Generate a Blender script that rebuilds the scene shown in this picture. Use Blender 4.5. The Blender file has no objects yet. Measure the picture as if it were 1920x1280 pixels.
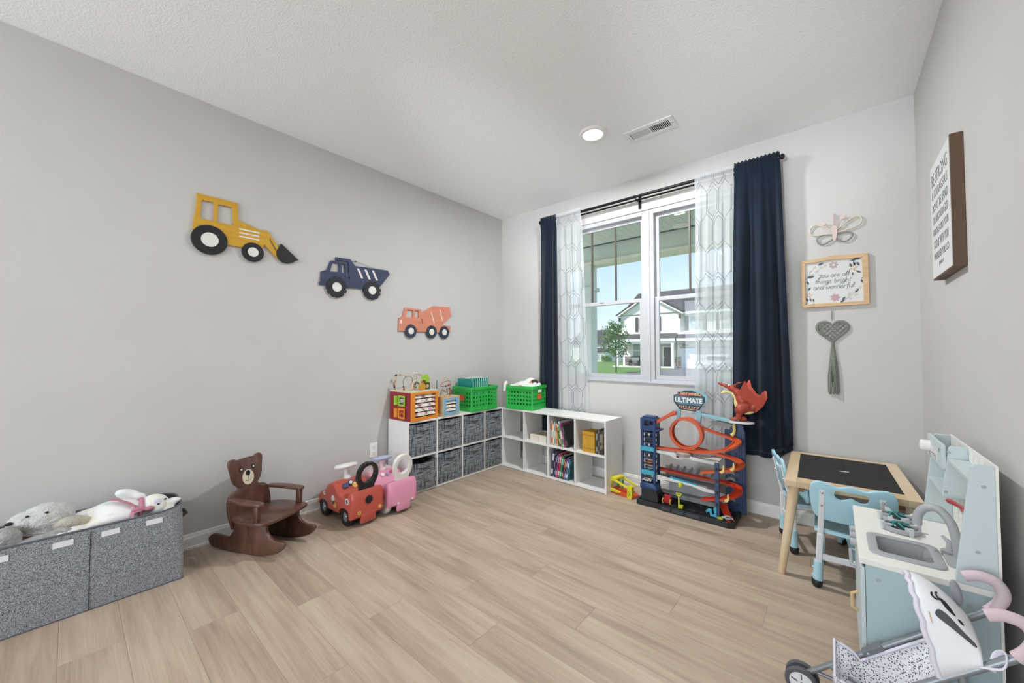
import bpy, bmesh, math, random
from math import sin, cos, pi, radians as R
from mathutils import Vector as V, Matrix as MX, Euler
from mathutils.geometry import tessellate_polygon
SC = bpy.context.scene
COL = SC.collection
rnd = random.Random(7)

def srgb(c):
    if isinstance(c, str): c = [int(c[i:i+2], 16)/255 for i in (0, 2, 4)]
    return tuple(x/12.92 if x <= .04045 else ((x+.055)/1.055)**2.4 for x in c[:3])

# ------------------------------------------------------------------ camera
cam = bpy.data.cameras.new('camera'); camo = bpy.data.objects.new('camera', cam); COL.objects.link(camo)
cam.sensor_width = 36; cam.sensor_fit = 'HORIZONTAL'; cam.lens = 709.95/1920*36; cam.clip_start = .03; cam.clip_end = 400
camo.location = (2.9667, -3.3017, 1.1752)
camo.rotation_euler = (R(90+1.662), 0, R(40.4236))
SC.camera = camo

# ------------------------------------------------------------------ world, sun, large lights, exposure
W = bpy.data.worlds.new('sky'); SC.world = W; W.use_nodes = True
nt = W.node_tree; nt.nodes.clear()
o_ = nt.nodes.new('ShaderNodeOutputWorld'); b_ = nt.nodes.new('ShaderNodeBackground')
tc = nt.nodes.new('ShaderNodeTexCoord'); sx = nt.nodes.new('ShaderNodeSeparateXYZ'); rp = nt.nodes.new('ShaderNodeValToRGB')
nt.links.new(tc.outputs['Generated'], sx.inputs[0]); nt.links.new(sx.outputs['Z'], rp.inputs[0])
e = rp.color_ramp.elements
e[0].position = 0.0; e[0].color = (.53, .63, .71, 1)
e[1].position = .6; e[1].color = (.22, .38, .62, 1)
m_ = rp.color_ramp.elements.new(.22); m_.color = (.37, .50, .62, 1)
nz = nt.nodes.new('ShaderNodeTexNoise'); nz.inputs['Scale'].default_value = 2.2; nz.inputs['Detail'].default_value = 6
nr = nt.nodes.new('ShaderNodeMapRange'); nr.inputs[1].default_value = .52; nr.inputs[2].default_value = .78; nr.inputs[4].default_value = .75
mp = nt.nodes.new('ShaderNodeMapping'); mp.inputs['Scale'].default_value = (1, 1, 3.2)
nt.links.new(tc.outputs['Generated'], mp.inputs[0]); nt.links.new(mp.outputs[0], nz.inputs[0]); nt.links.new(nz.outputs[0], nr.inputs[0])
mx = nt.nodes.new('ShaderNodeMix'); mx.data_type = 'RGBA'; mx.inputs[7].default_value = (.6, .63, .66, 1)
nt.links.new(nr.outputs[0], mx.inputs[0]); nt.links.new(rp.outputs[0], mx.inputs[6])
nt.links.new(mx.outputs[2], b_.inputs[0]); b_.inputs[1].default_value = 1.7
nt.links.new(b_.outputs[0], o_.inputs[0])

def light(name, kind, loc, rot, energy, color=(1, 1, 1), **kw):
    d = bpy.data.lights.new(name, kind); d.energy = energy; d.color = color
    for k, v in kw.items(): setattr(d, k, v)
    o = bpy.data.objects.new(name, d); COL.objects.link(o); o.location = loc; o.rotation_euler = rot
    return o
sun = light('sun', 'SUN', (0, 0, 20), (0, 0, 0), 5.5, (1, .96, .9), angle=R(1.5))
sun.rotation_euler = V((.55, .5, -.85)).to_track_quat('-Z', 'Y').to_euler()
# unseen area light added at the rear opening to fill the room from behind
light('rear_fill', 'AREA', (1.55, -6.9, 1.35), (R(90), 0, 0), 100, (.85, .935, 1), shape='RECTANGLE', size=3.0, size_y=2.3)
VS = SC.view_settings; VS.view_transform = 'Standard'; VS.look = 'None'; VS.gamma = 1; VS.use_curve_mapping = False; VS.exposure = 0.15

# ------------------------------------------------------------------ materials
MATS = {}
def mat(name, col, rough=.5, metal=0, var=0, scale=8, bump=0, bscale=60, stretch=(1, 1, 1), col2=None, spec=.5, coat=0, sheen=0, detail=4, emit=0, coords='Object', lo=.35, hi=.65, rand=False):
    if name in MATS: return MATS[name]
    m = bpy.data.materials.new(name); m.use_nodes = True; MATS[name] = m
    n = m.node_tree; p = n.nodes['Principled BSDF']
    c = srgb(col); p.inputs['Base Color'].default_value = (*c, 1)
    p.inputs['Roughness'].default_value = rough; p.inputs['Metallic'].default_value = metal
    p.inputs['Specular IOR Level'].default_value = spec; p.inputs['Coat Weight'].default_value = coat
    p.inputs['Sheen Weight'].default_value = sheen
    if emit: p.inputs['Emission Color'].default_value = (*c, 1); p.inputs['Emission Strength'].default_value = emit
    t = n.nodes.new('ShaderNodeTexCoord'); mp = n.nodes.new('ShaderNodeMapping'); mp.inputs['Scale'].default_value = stretch
    n.links.new(t.outputs[coords], mp.inputs[0])
    if rand:
        oi = n.nodes.new('ShaderNodeObjectInfo'); ml = n.nodes.new('ShaderNodeMath'); ml.operation = 'MULTIPLY'; ml.inputs[1].default_value = 37
        n.links.new(oi.outputs['Random'], ml.inputs[0]); n.links.new(ml.outputs[0], mp.inputs['Location'])
    if col2 or var:
        z = n.nodes.new('ShaderNodeTexNoise'); z.inputs['Scale'].default_value = scale; z.inputs['Detail'].default_value = detail
        n.links.new(mp.outputs[0], z.inputs[0])
        r = n.nodes.new('ShaderNodeValToRGB'); r.color_ramp.elements[0].position = lo; r.color_ramp.elements[1].position = hi
        c2 = srgb(col2) if col2 else tuple(x*(1-var) for x in c)
        r.color_ramp.elements[0].color = (*c2, 1); r.color_ramp.elements[1].color = (*c, 1)
        n.links.new(z.outputs[0], r.inputs[0]); n.links.new(r.outputs[0], p.inputs['Base Color'])
    if bump:
        z = n.nodes.new('ShaderNodeTexNoise'); z.inputs['Scale'].default_value = bscale; z.inputs['Detail'].default_value = 3
        n.links.new(mp.outputs[0], z.inputs[0])
        bp = n.nodes.new('ShaderNodeBump'); bp.inputs['Strength'].default_value = bump; bp.inputs['Distance'].default_value = .01
        n.links.new(z.outputs[0], bp.inputs['Height']); n.links.new(bp.outputs[0], p.inputs['Normal'])
    return m

def weave_mat(name, dark, light_, scale, rough=.9, bump=.3, aniso=6, thr=(.4, .6)):
    """two crossed sets of stretched noise: woven heather / cross-hatch cloth"""
    if name in MATS: return MATS[name]
    m = bpy.data.materials.new(name); m.use_nodes = True; MATS[name] = m
    n = m.node_tree; p = n.nodes['Principled BSDF']; p.inputs['Roughness'].default_value = rough; p.inputs['Specular IOR Level'].default_value = .2
    t = n.nodes.new('ShaderNodeTexCoord'); outs = []
    for st in ((1/aniso, 1/aniso, 1), (1, 1, 1/aniso)):
        mp = n.nodes.new('ShaderNodeMapping'); mp.inputs['Scale'].default_value = st
        z = n.nodes.new('ShaderNodeTexNoise'); z.inputs['Scale'].default_value = scale; z.inputs['Detail'].default_value = 2
        n.links.new(t.outputs['Object'], mp.inputs[0]); n.links.new(mp.outputs[0], z.inputs[0]); outs.append(z)
    a = n.nodes.new('ShaderNodeMath'); a.operation = 'MAXIMUM' if bump >= 0 else 'MINIMUM'
    n.links.new(outs[0].outputs[0], a.inputs[0]); n.links.new(outs[1].outputs[0], a.inputs[1])
    r = n.nodes.new('ShaderNodeValToRGB'); r.color_ramp.elements[0].position = thr[0]; r.color_ramp.elements[1].position = thr[1]
    r.color_ramp.elements[0].color = (*srgb(light_), 1); r.color_ramp.elements[1].color = (*srgb(dark), 1)
    n.links.new(a.outputs[0], r.inputs[0]); n.links.new(r.outputs[0], p.inputs['Base Color'])
    bp = n.nodes.new('ShaderNodeBump'); bp.inputs['Strength'].default_value = abs(bump); bp.inputs['Distance'].default_value = .002
    n.links.new(a.outputs[0], bp.inputs['Height']); n.links.new(bp.outputs[0], p.inputs['Normal'])
    return m

def glass_mat(name, tint=(1, 1, 1), refl=.06, rough=0.0):
    if name in MATS: return MATS[name]
    m = bpy.data.materials.new(name); m.use_nodes = True; MATS[name] = m
    n = m.node_tree; n.nodes.clear()
    o = n.nodes.new('ShaderNodeOutputMaterial'); t = n.nodes.new('ShaderNodeBsdfTransparent'); g = n.nodes.new('ShaderNodeBsdfGlossy')
    g.inputs['Roughness'].default_value = rough; t.inputs[0].default_value = (*tint, 1)
    x = n.nodes.new('ShaderNodeMixShader'); x.inputs[0].default_value = refl
    n.links.new(t.outputs[0], x.inputs[1]); n.links.new(g.outputs[0], x.inputs[2]); n.links.new(x.outputs[0], o.inputs[0])
    return m

def sheer_mat(name, col, thru=.45):
    m = bpy.data.materials.new(name); m.use_nodes = True; MATS[name] = m
    n = m.node_tree; n.nodes.clear()
    o = n.nodes.new('ShaderNodeOutputMaterial'); t = n.nodes.new('ShaderNodeBsdfTransparent')
    d = n.nodes.new('ShaderNodeBsdfDiffuse'); l = n.nodes.new('ShaderNodeBsdfTranslucent')
    for q in (d, l): q.inputs[0].default_value = (*srgb(col), 1)
    x = n.nodes.new('ShaderNodeMixShader'); x.inputs[0].default_value = .5
    y = n.nodes.new('ShaderNodeMixShader'); y.inputs[0].default_value = thru
    n.links.new(d.outputs[0], x.inputs[1]); n.links.new(l.outputs[0], x.inputs[2])
    n.links.new(x.outputs[0], y.inputs[1]); n.links.new(t.outputs[0], y.inputs[2]); n.links.new(y.outputs[0], o.inputs[0])
    return m

def plank_mat():
    m = bpy.data.materials.new('vinyl_plank'); m.use_nodes = True; MATS['plank'] = m
    n = m.node_tree; N = n.nodes; L = n.links; p = N['Principled BSDF']
    p.inputs['Roughness'].default_value = .42; p.inputs['Specular IOR Level'].default_value = .35
    t = N.new('ShaderNodeTexCoord'); oi = N.new('ShaderNodeObjectInfo')
    off = N.new('ShaderNodeMath'); off.operation = 'MULTIPLY'; off.inputs[1].default_value = 91; L.new(oi.outputs['Random'], off.inputs[0])
    add = N.new('ShaderNodeVectorMath'); add.operation = 'ADD'; L.new(t.outputs['Object'], add.inputs[0]); L.new(off.outputs[0], add.inputs[1])
    def noise(sc, st, det=5, dist=0):
        mp = N.new('ShaderNodeMapping'); mp.inputs['Scale'].default_value = st; L.new(add.outputs[0], mp.inputs[0])
        z = N.new('ShaderNodeTexNoise'); z.inputs['Scale'].default_value = sc; z.inputs['Detail'].default_value = det; z.inputs['Distortion'].default_value = dist
        L.new(mp.outputs[0], z.inputs[0]); return z
    broad = noise(1.0, (1.3, 9, 1), 3, .4); streak = noise(1, (1.6, 42, 1), 6, .6); grain = noise(1, (9, 260, 1), 3)
    # cathedral figure: contour lines of a stretched noise field
    fig = noise(1.0, (1.0, 6.5, 1), 1, .2)
    fm = N.new('ShaderNodeMath'); fm.operation = 'MULTIPLY'; fm.inputs[1].default_value = 34; L.new(fig.outputs[0], fm.inputs[0])
    fs = N.new('ShaderNodeMath'); fs.operation = 'SINE'; L.new(fm.outputs[0], fs.inputs[0])
    gate = N.new('ShaderNodeMapRange'); gate.inputs[1].default_value = .56; gate.inputs[2].default_value = .74; L.new(fig.outputs[0], gate.inputs[0])
    fg = N.new('ShaderNodeMath'); fg.operation = 'MULTIPLY'; L.new(fs.outputs[0], fg.inputs[0]); L.new(gate.outputs[0], fg.inputs[1])
    def madd(a, k, b):
        q = N.new('ShaderNodeMath'); q.operation = 'MULTIPLY_ADD'; L.new(a, q.inputs[0]); q.inputs[1].default_value = k
        if hasattr(b, 'links'): L.new(b, q.inputs[2])
        else: q.inputs[2].default_value = b
        return q.outputs[0]
    s = madd(broad.outputs[0], .95, -.95*.5+.5); s = madd(streak.outputs[0], .7, s); s = madd(grain.outputs[0], .4, s)
    s = madd(fg.outputs[0], -.16, s); s = madd(oi.outputs['Random'], .12, s)
    s = madd(s, 1, -.35-.2-.06)
    r = N.new('ShaderNodeValToRGB'); E = r.color_ramp.elements
    E[0].position = .1; E[0].color = (*srgb(PLK[0]), 1); E[1].position = .9; E[1].color = (*srgb(PLK[2]), 1)
    k = E.new(.5); k.color = (*srgb(PLK[1]), 1)
    L.new(s, r.inputs[0]); L.new(r.outputs[0], p.inputs['Base Color'])
    bp = N.new('ShaderNodeBump'); bp.inputs['Strength'].default_value = .12; bp.inputs['Distance'].default_value = .002
    L.new(streak.outputs[0], bp.inputs['Height']); L.new(bp.outputs[0], p.inputs['Normal'])
    return m
PLK = ('93806d', 'b19d8a', 'c7b6a3')

# ------------------------------------------------------------------ mesh building
FR = {'xy': lambda u, v, t: (u, v, t), 'xz': lambda u, v, t: (u, t, v), 'yz': lambda u, v, t: (t, u, v)}
class MB:
    def __init__(s): s.v = []; s.f = []
    def add(s, vs, fs):
        k = len(s.v); s.v += [tuple(q) for q in vs]; s.f += [tuple(i+k for i in f) for f in fs]; return s
    def box(s, x0, x1, y0, y1, z0, z1, m=None):
        vs = [(x, y, z) for x in (x0, x1) for y in (y0, y1) for z in (z0, z1)]
        if m: vs = [m @ V(q) for q in vs]
        return s.add(vs, [(0, 1, 3, 2), (4, 6, 7, 5), (0, 4, 5, 1), (2, 3, 7, 6), (0, 2, 6, 4), (1, 5, 7, 3)])
    def bar(s, a, b, w, h, up=(0, 0, 1)):
        a, b = V(a), V(b); d = (b-a).normalized(); up = V(up)
        if abs(d.dot(up)) > .98: up = V((1, 0, 0))
        x = d.cross(up).normalized(); y = x.cross(d)
        vs = []
        for p in (a, b):
            for i, j in ((-1, -1), (1, -1), (1, 1), (-1, 1)): vs.append(p+x*(i*w/2)+y*(j*h/2))
        return s.add(vs, [(0, 1, 2, 3), (4, 7, 6, 5), (0, 4, 5, 1), (1, 5, 6, 2), (2, 6, 7, 3), (3, 7, 4, 0)])
    def prism(s, poly, t0, t1, fr='xz', holes=(), m=None):
        loops = [list(poly)]+[list(h) for h in holes]
        flat = [p for l in loops for p in l]
        tris = tessellate_polygon([[V((a, b, 0)) for a, b in l] for l in loops])
        f = FR[fr]; n = len(flat)
        vs = [f(a, b, t0) for a, b in flat]+[f(a, b, t1) for a, b in flat]
        if m: vs = [m @ V(q) for q in vs]
        fs = [tuple(t) for t in tris]+[tuple(i+n for i in reversed(t)) for t in tris]
        k = 0
        for l in loops:
            c = len(l)
            for i in range(c):
                j = (i+1) % c; fs.append((k+i, k+j, k+j+n, k+i+n))
            k += c
        return s.add(vs, fs)
    def tube(s, pts, r, n=8, closed=False, caps=True, flat=1.0):
        pts = [V(p) for p in pts]; N = len(pts); rs = r if isinstance(r, (list, tuple)) else [r]*N
        vs = []; fs = []; prev = None
        for i, p in enumerate(pts):
            if closed: d = pts[(i+1) % N]-pts[i-1]
            else: d = pts[min(i+1, N-1)]-pts[max(i-1, 0)]
            d.normalize()
            if prev is None:
                up = V((0, 0, 1)) if abs(d.z) < .9 else V((1, 0, 0))
                x = d.cross(up).normalized()
            else:
                x = (prev-d*prev.dot(d)); x = x.normalized() if x.length > 1e-6 else d.orthogonal().normalized()
            prev = x; y = d.cross(x)
            for k in range(n):
                a = 2*pi*k/n; vs.append(p+x*(cos(a)*rs[i])+y*(sin(a)*rs[i]*flat))
        M_ = N if closed else N-1
        for i in range(M_):
            a = i*n; b = ((i+1) % N)*n
            for k in range(n): l = (k+1) % n; fs.append((a+k, a+l, b+l, b+k))
        if caps and not closed:
            fs.append(tuple(range(n-1, -1, -1))); fs.append(tuple((N-1)*n+k for k in range(n)))
        return s.add(vs, fs)
    def lathe(s, prof, n=20, m=None):
        vs = []; fs = []
        for r, z in prof:
            for k in range(n): a = 2*pi*k/n; vs.append((r*cos(a), r*sin(a), z))
        for i in range(len(prof)-1):
            for k in range(n): l = (k+1) % n; fs.append((i*n+k, i*n+l, (i+1)*n+l, (i+1)*n+k))
        if prof[0][0] > 1e-6: fs.append(tuple(range(n-1, -1, -1)))
        if prof[-1][0] > 1e-6: fs.append(tuple((len(prof)-1)*n+k for k in range(n)))
        if m: vs = [m @ V(q) for q in vs]
        return s.add(vs, fs)
    def ball(s, c, r, n=12, m=None):
        if not isinstance(r, (tuple, list)): r = (r, r, r)
        k = max(6, n*2//3); vs = [(0, 0, 1)]; fs = []
        for i in range(1, k):
            for j in range(n): a = pi*i/k; b = 2*pi*j/n; vs.append((sin(a)*cos(b), sin(a)*sin(b), cos(a)))
        vs.append((0, 0, -1)); last = len(vs)-1
        for j in range(n): fs.append((0, 1+j, 1+(j+1) % n)); fs.append((last, 1+(k-2)*n+(j+1) % n, 1+(k-2)*n+j))
        for i in range(k-2):
            for j in range(n): l = (j+1) % n; fs.append((1+i*n+j, 1+(i+1)*n+j, 1+(i+1)*n+l, 1+i*n+l))
        vs = [V((a*r[0], b*r[1], d*r[2])) for a, b, d in vs]
        if m: vs = [m @ q for q in vs]
        return s.add([q+V(c) for q in vs], fs)
    def torus(s, c, R_, r, n=28, k=8, m=None, sx=1, sy=1):
        pts = [V((R_*sx*cos(2*pi*i/n), R_*sy*sin(2*pi*i/n), 0)) for i in range(n)]
        if m: pts = [m @ q for q in pts]
        return s.tube([q+V(c) for q in pts], r, k, closed=True)
    def grid(s, fn, nu, nv):
        vs = [fn(i/nu, j/nv) for j in range(nv+1) for i in range(nu+1)]
        return s.add(vs, [(j*(nu+1)+i, j*(nu+1)+i+1, (j+1)*(nu+1)+i+1, (j+1)*(nu+1)+i) for j in range(nv) for i in range(nu)])
    def mesh(s, name, bevel=0, seg=2, smooth=None, thick=0):
        me = bpy.data.meshes.new(name); me.from_pydata([tuple(q) for q in s.v], [], s.f)
        bm = bmesh.new(); bm.from_mesh(me)
        bmesh.ops.recalc_face_normals(bm, faces=bm.faces)
        if thick: bmesh.ops.solidify(bm, geom=bm.faces[:], thickness=thick)
        if bevel:
            bmesh.ops.dissolve_limit(bm, angle_limit=R(1), verts=bm.verts[:], edges=bm.edges[:])
            ed = [e for e in bm.edges if len(e.link_faces) == 2 and e.calc_face_angle(0) > R(28)]
            bmesh.ops.bevel(bm, geom=ed, offset=bevel, segments=seg, profile=.5, affect='EDGES', clamp_overlap=True)
        bm.to_mesh(me); bm.free()
        if smooth is not None:
            me.polygons.foreach_set('use_smooth', [True]*len(me.polygons)); me.set_sharp_from_angle(angle=R(smooth))
        return me
    def build(s, name, m, parent=None, bevel=0, seg=2, smooth=None, loc=None, rot=None, thick=0, **tags):
        return link(name, s.mesh(name, bevel, seg, smooth, thick), m, parent, loc, rot, **tags)

def link(name, me, m, parent=None, loc=None, rot=None, **tags):
    o = bpy.data.objects.new(name, me); COL.objects.link(o)
    if m is not None and not me.materials: me.materials.append(m)
    if parent: o.parent = parent
    if loc: o.location = loc
    if rot: o.rotation_euler = rot
    tag(o, **tags); return o
def tag(o, label=None, cat=None, group=None, kind=None):
    if label: o['label'] = label
    if cat: o['category'] = cat
    if group: o['group'] = group
    if kind: o['kind'] = kind
    return o
def thing(name, label, cat, loc=(0, 0, 0), rz=0, group=None, kind=None, rot=None):
    o = bpy.data.objects.new(name, None); COL.objects.link(o); o.empty_display_size = .05
    o.location = loc; o.rotation_euler = rot if rot else (0, 0, rz); return tag(o, label, cat, group, kind)
def copy_tree(o, parent=None):
    c = o.copy(); COL.objects.link(c); c.parent = parent
    for ch in list(o.children): copy_tree(ch, c)
    return c
def B(x0, x1, y0, y1, z0, z1): return MB().box(x0, x1, y0, y1, z0, z1)
def T(x=0, y=0, z=0): return MX.Translation((x, y, z))
def Rm(a, ax): return MX.Rotation(a, 4, ax)
def circ(cx, cy, r, n=20, ry=None): return [(cx+r*cos(2*pi*i/n), cy+(ry or r)*sin(2*pi*i/n)) for i in range(n)]
def rrect(x0, x1, y0, y1, r, n=4):
    out = []
    for cx, cy, a in ((x1-r, y1-r, 0), (x0+r, y1-r, 90), (x0+r, y0+r, 180), (x1-r, y0+r, 270)):
        for i in range(n+1): t = R(a+90*i/n); out.append((cx+r*cos(t), cy+r*sin(t)))
    return out
def spline(pts, n=6, closed=False):
    """Catmull-Rom through pts (tuples of any length)"""
    out = []; N = len(pts); P = [V(p) for p in pts]
    for i in range(N if closed else N-1):
        if closed: a, b, c, d = P[i-1], P[i], P[(i+1) % N], P[(i+2) % N]
        else: a, b, c, d = P[max(i-1, 0)], P[i], P[i+1], P[min(i+2, N-1)]
        for k in range(n):
            t = k/n; out.append(tuple(.5*((2*b)+(c-a)*t+(2*a-5*b+4*c-d)*t*t+(3*b-a-3*c+d)*t**3)))
    if not closed: out.append(tuple(P[-1]))
    return out
def text_mb(body, size, fr_m, extrude=.0006, shear=0, align='CENTER', sx=1, bold=0):
    c = bpy.data.curves.new('lettering', 'FONT'); c.body = body; c.size = size; c.align_x = align; c.align_y = 'CENTER'
    c.extrude = extrude; c.shear = shear; c.resolution_u = 2; c.offset = bold
    o = bpy.data.objects.new('lettering', c); COL.objects.link(o)
    bpy.context.view_layer.update()
    me = o.to_mesh(); b = MB(); S = MX.Diagonal((sx, 1, 1, 1))
    b.add([fr_m @ S @ q.co for q in me.vertices], [tuple(p.vertices) for p in me.polygons])
    o.to_mesh_clear(); bpy.data.objects.remove(o); bpy.data.curves.remove(c)
    return b
def blob(name, parts, m, parent=None, voxel=.007, smooth_it=6, fuzz=0, **tags):
    """one continuous soft surface grown from overlapping ellipsoids: parts = (centre, radii, (rx,ry,rz))"""
    b = MB()
    for c, r, *a in parts:
        b.ball(c, r, 14, Euler([R(q) for q in a[0]]).to_matrix().to_4x4() if a else None)
    me = b.mesh(name); o = bpy.data.objects.new('tmp', me); COL.objects.link(o)
    md = o.modifiers.new('r', 'REMESH'); md.mode = 'VOXEL'; md.voxel_size = voxel
    ms = o.modifiers.new('s', 'SMOOTH'); ms.factor = .5; ms.iterations = smooth_it
    bpy.context.view_layer.update()
    ev = o.evaluated_get(bpy.context.evaluated_depsgraph_get())
    me2 = bpy.data.meshes.new_from_object(ev); bpy.data.objects.remove(o)
    if fuzz:
        rf = random.Random(5)
        for v, n in [(q, q.normal.copy()) for q in me2.vertices]: v.co += n*(rf.random()*fuzz)
    me2.polygons.foreach_set('use_smooth', [True]*len(me2.polygons)); me2.name = name
    return link(name, me2, m, parent, **tags)

# ================================================================== SETTING
RW, RH, RB = 3.362, 2.74, -7.0
m_wall = mat('wall_paint', 'cac7c4', .75, var=.03, scale=3, bump=.05, bscale=220, spec=.25)
m_ceil = mat('ceiling_knockdown', 'f4f4f4', .9, var=.02, scale=60, bump=.3, bscale=120, spec=.1)
m_trim = mat('trim_white', 'eceae7', .4)
m_sub = mat('subfloor', '6f6255', .9)
fl = B(-.1, RW+.1, RB, .0, -.06, -.006).build('floor', m_sub, label='light greige oak-look vinyl plank floor', cat='floor', kind='structure')
pm = plank_mat(); pw, pl_, gap = .178, 1.22, .0006
cache = {}
def plank(x0, x1, yc):
    L_ = round(x1-x0, 3)
    if L_ < .03: return
    if L_ not in cache:
        h = L_/2-gap/2; w = pw/2-gap/2; c = .0004
        b = MB().box(-h, h, -w, w, -.0055, -c)
        b.add([(-h, -w, -c), (h, -w, -c), (h, w, -c), (-h, w, -c), (-h+c, -w+c, 0), (h-c, -w+c, 0), (h-c, w-c, 0), (-h+c, w-c, 0)],
              [(4, 5, 6, 7), (0, 1, 5, 4), (1, 2, 6, 5), (2, 3, 7, 6), (3, 0, 4, 7)])
        cache[L_] = b.mesh('plank')
    link('plank', cache[L_], pm, fl, loc=((x0+x1)/2, yc, 0))
offs = [.5, .13, .86, .33, .72, .05, .6, .22, .95, .42, .78, .17]
# row edges sit so that seams fall at y = -1.52, -1.70 ...
y0 = -1.52+pw*8.5
i = 0; yc = y0
while yc > RB+.1:
    fixed = {10: 2.105, 15: 1.545, 11: 1.545}.get(i)
    s0 = (fixed % pl_) if fixed else offs[i % 12]*pl_
    if yc+pw/2 <= .001:
        xs = [0]+[s0+k*pl_ for k in range(-1, 4) if 0 < s0+k*pl_ < RW]+[RW]
        for a, b in zip(xs, xs[1:]): plank(a, b, yc)
    elif yc-pw/2 < 0: pass
    yc -= pw; i += 1
top_row = y0-pw*[k for k in range(30) if y0-pw*k+pw/2 <= .001][0]+pw/2
if top_row < -.002: B(.0, RW, top_row+.0005, -.0005, -.0055, 0).build('plank', pm, fl)

B(-.12, 0, RB, .16, 0, RH).build('wall_left', m_wall, label='light grey painted wall carrying the wooden trucks', cat='wall', kind='structure')
B(RW, RW+.12, RB, .16, 0, RH).build('wall_right', m_wall, label='light grey painted wall behind the play kitchen', cat='wall', kind='structure')
WX0, WX1, WZ0, WZ1 = .83, 2.615, .905, 2.44; WC = (WX0+WX1)/2
MB().prism([(0, 0), (RW, 0), (RW, RH), (0, RH)], 0, .16, 'xz', [[(WX0, WZ0), (WX0, WZ1), (WX1, WZ1), (WX1, WZ0)]]).build('wall_back', m_wall, label='light grey painted wall with the double window', cat='wall', kind='structure')
MB().prism([(0, 0), (.12, 0), (.12, 2.45), (3.2, 2.45), (3.2, 0), (RW, 0), (RW, RH), (0, RH)], RB-.12, RB, 'xz').build('wall_rear', m_wall, label='rear wall with the wide opening behind the camera', cat='wall', kind='structure')
B(-.12, RW+.12, RB-.12, .16, RH, RH+.12).build('ceiling', m_ceil, label='white knockdown textured ceiling', cat='ceiling', kind='structure')
def base_prof(t, h): return [(0, 0), (t+.004, 0), (t+.004, .012), (t, .016), (t, h-.022), (t-.004, h-.012), (t-.005, h-.004), (.003, h), (0, h)]
BH = .088
p_ = base_prof(.013, BH)
b = MB(); b.add([(x, RB, z) for x, z in p_]+[(x, 0, z) for x, z in p_], [(i, (i+1) % 9, (i+1) % 9+9, i+9) for i in range(9)]+[tuple(range(9)), tuple(range(17, 8, -1))])
b.build('baseboard_left', m_trim, label='white baseboard along the truck wall', cat='baseboard', kind='structure')
b = MB(); b.add([(RW-x, RB, z) for x, z in p_]+[(RW-x, 0, z) for x, z in p_], [(i, (i+1) % 9, (i+1) % 9+9, i+9) for i in range(9)]+[tuple(range(9)), tuple(range(17, 8, -1))])
b.build('baseboard_right', m_trim, label='white baseboard behind the play kitchen', cat='baseboard', kind='structure')
b = MB(); b.add([(.017, -x, z) for x, z in p_]+[(RW-.017, -x, z) for x, z in p_], [(i, (i+1) % 9, (i+1) % 9+9, i+9) for i in range(9)]+[tuple(range(9)), tuple(range(17, 8, -1))])
b.build('baseboard_back', m_trim, label='white baseboard under the window', cat='baseboard', kind='structure')

# ---- window: twin double-hung, white vinyl
m_vinyl = mat('window_vinyl', 'bebec2', .35)
m_glass = glass_mat('window_glass', (.97, .985, .98), .04)
m_grille = mat('bronze_grille', '5c5148', .45)
win = thing('window_1', 'white twin double-hung window with bronze grilles in the upper sashes', 'window', (0, 0, 0), kind='structure')
fo, fi = .045, .045
MB().prism([(WX0, WZ0), (WX1, WZ0), (WX1, WZ1), (WX0, WZ1)], .012, .12, 'xz', [[(WX0+.03, WZ0+.035), (WX0+.03, WZ1-.04), (WC-.052, WZ1-.04), (WC-.052, WZ0+.035)], [(WC+.052, WZ0+.035), (WC+.052, WZ1-.04), (WX1-.03, WZ1-.04), (WX1-.03, WZ0+.035)]]).build('frame', m_vinyl, win, bevel=.003)
B(WC-.018, WC+.018, .002, .02, WZ0+.01, WZ1-.01).build('mullion_cover', m_vinyl, win, bevel=.003)
B(WX0-.0, WX1+.0, -.012, .03, WZ0-.0, WZ0+.018).build('sill', m_vinyl, win, bevel=.004)
ZR = 1.65
for u0, u1 in ((WX0+.03, WC-.052), (WC+.052, WX1-.03)):
    lo = (u0, u1, WZ0+.035, ZR+.012); up = (u0, u1, ZR-.02, WZ1-.04)
    for nm, (a, b_, c, d), ya, yb, st in (('lower_sash', lo, .035, .062, .034), ('upper_sash', up, .066, .092, .03)):
        g = [(a+st, c+st), (a+st, d-st), (b_-st, d-st), (b_-st, c+st)]
        sash = MB().prism([(a, c), (b_, c), (b_, d), (a, d)], ya, yb, 'xz', [g]).build(nm, m_vinyl, win, bevel=.0025)
        B(a+st-.004, b_-st+.004, (ya+yb)/2-.002, (ya+yb)/2+.002, c+st-.004, d-st+.004).build('pane', m_glass, sash)
        if nm == 'upper_sash':
            for k in (1, 2):
                x = a+st+(b_-a-2*st)*k/3
                B(x-.007, x+.007, ya+.004, yb-.004, c+st, d-st).build('grille', m_grille, sash)
        else:
            B((a+b_)/2-.02, (a+b_)/2+.02, ya-.006, ya+.004, d-.012, d+.006).build('sash_lock', m_vinyl, sash, bevel=.002)
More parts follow.
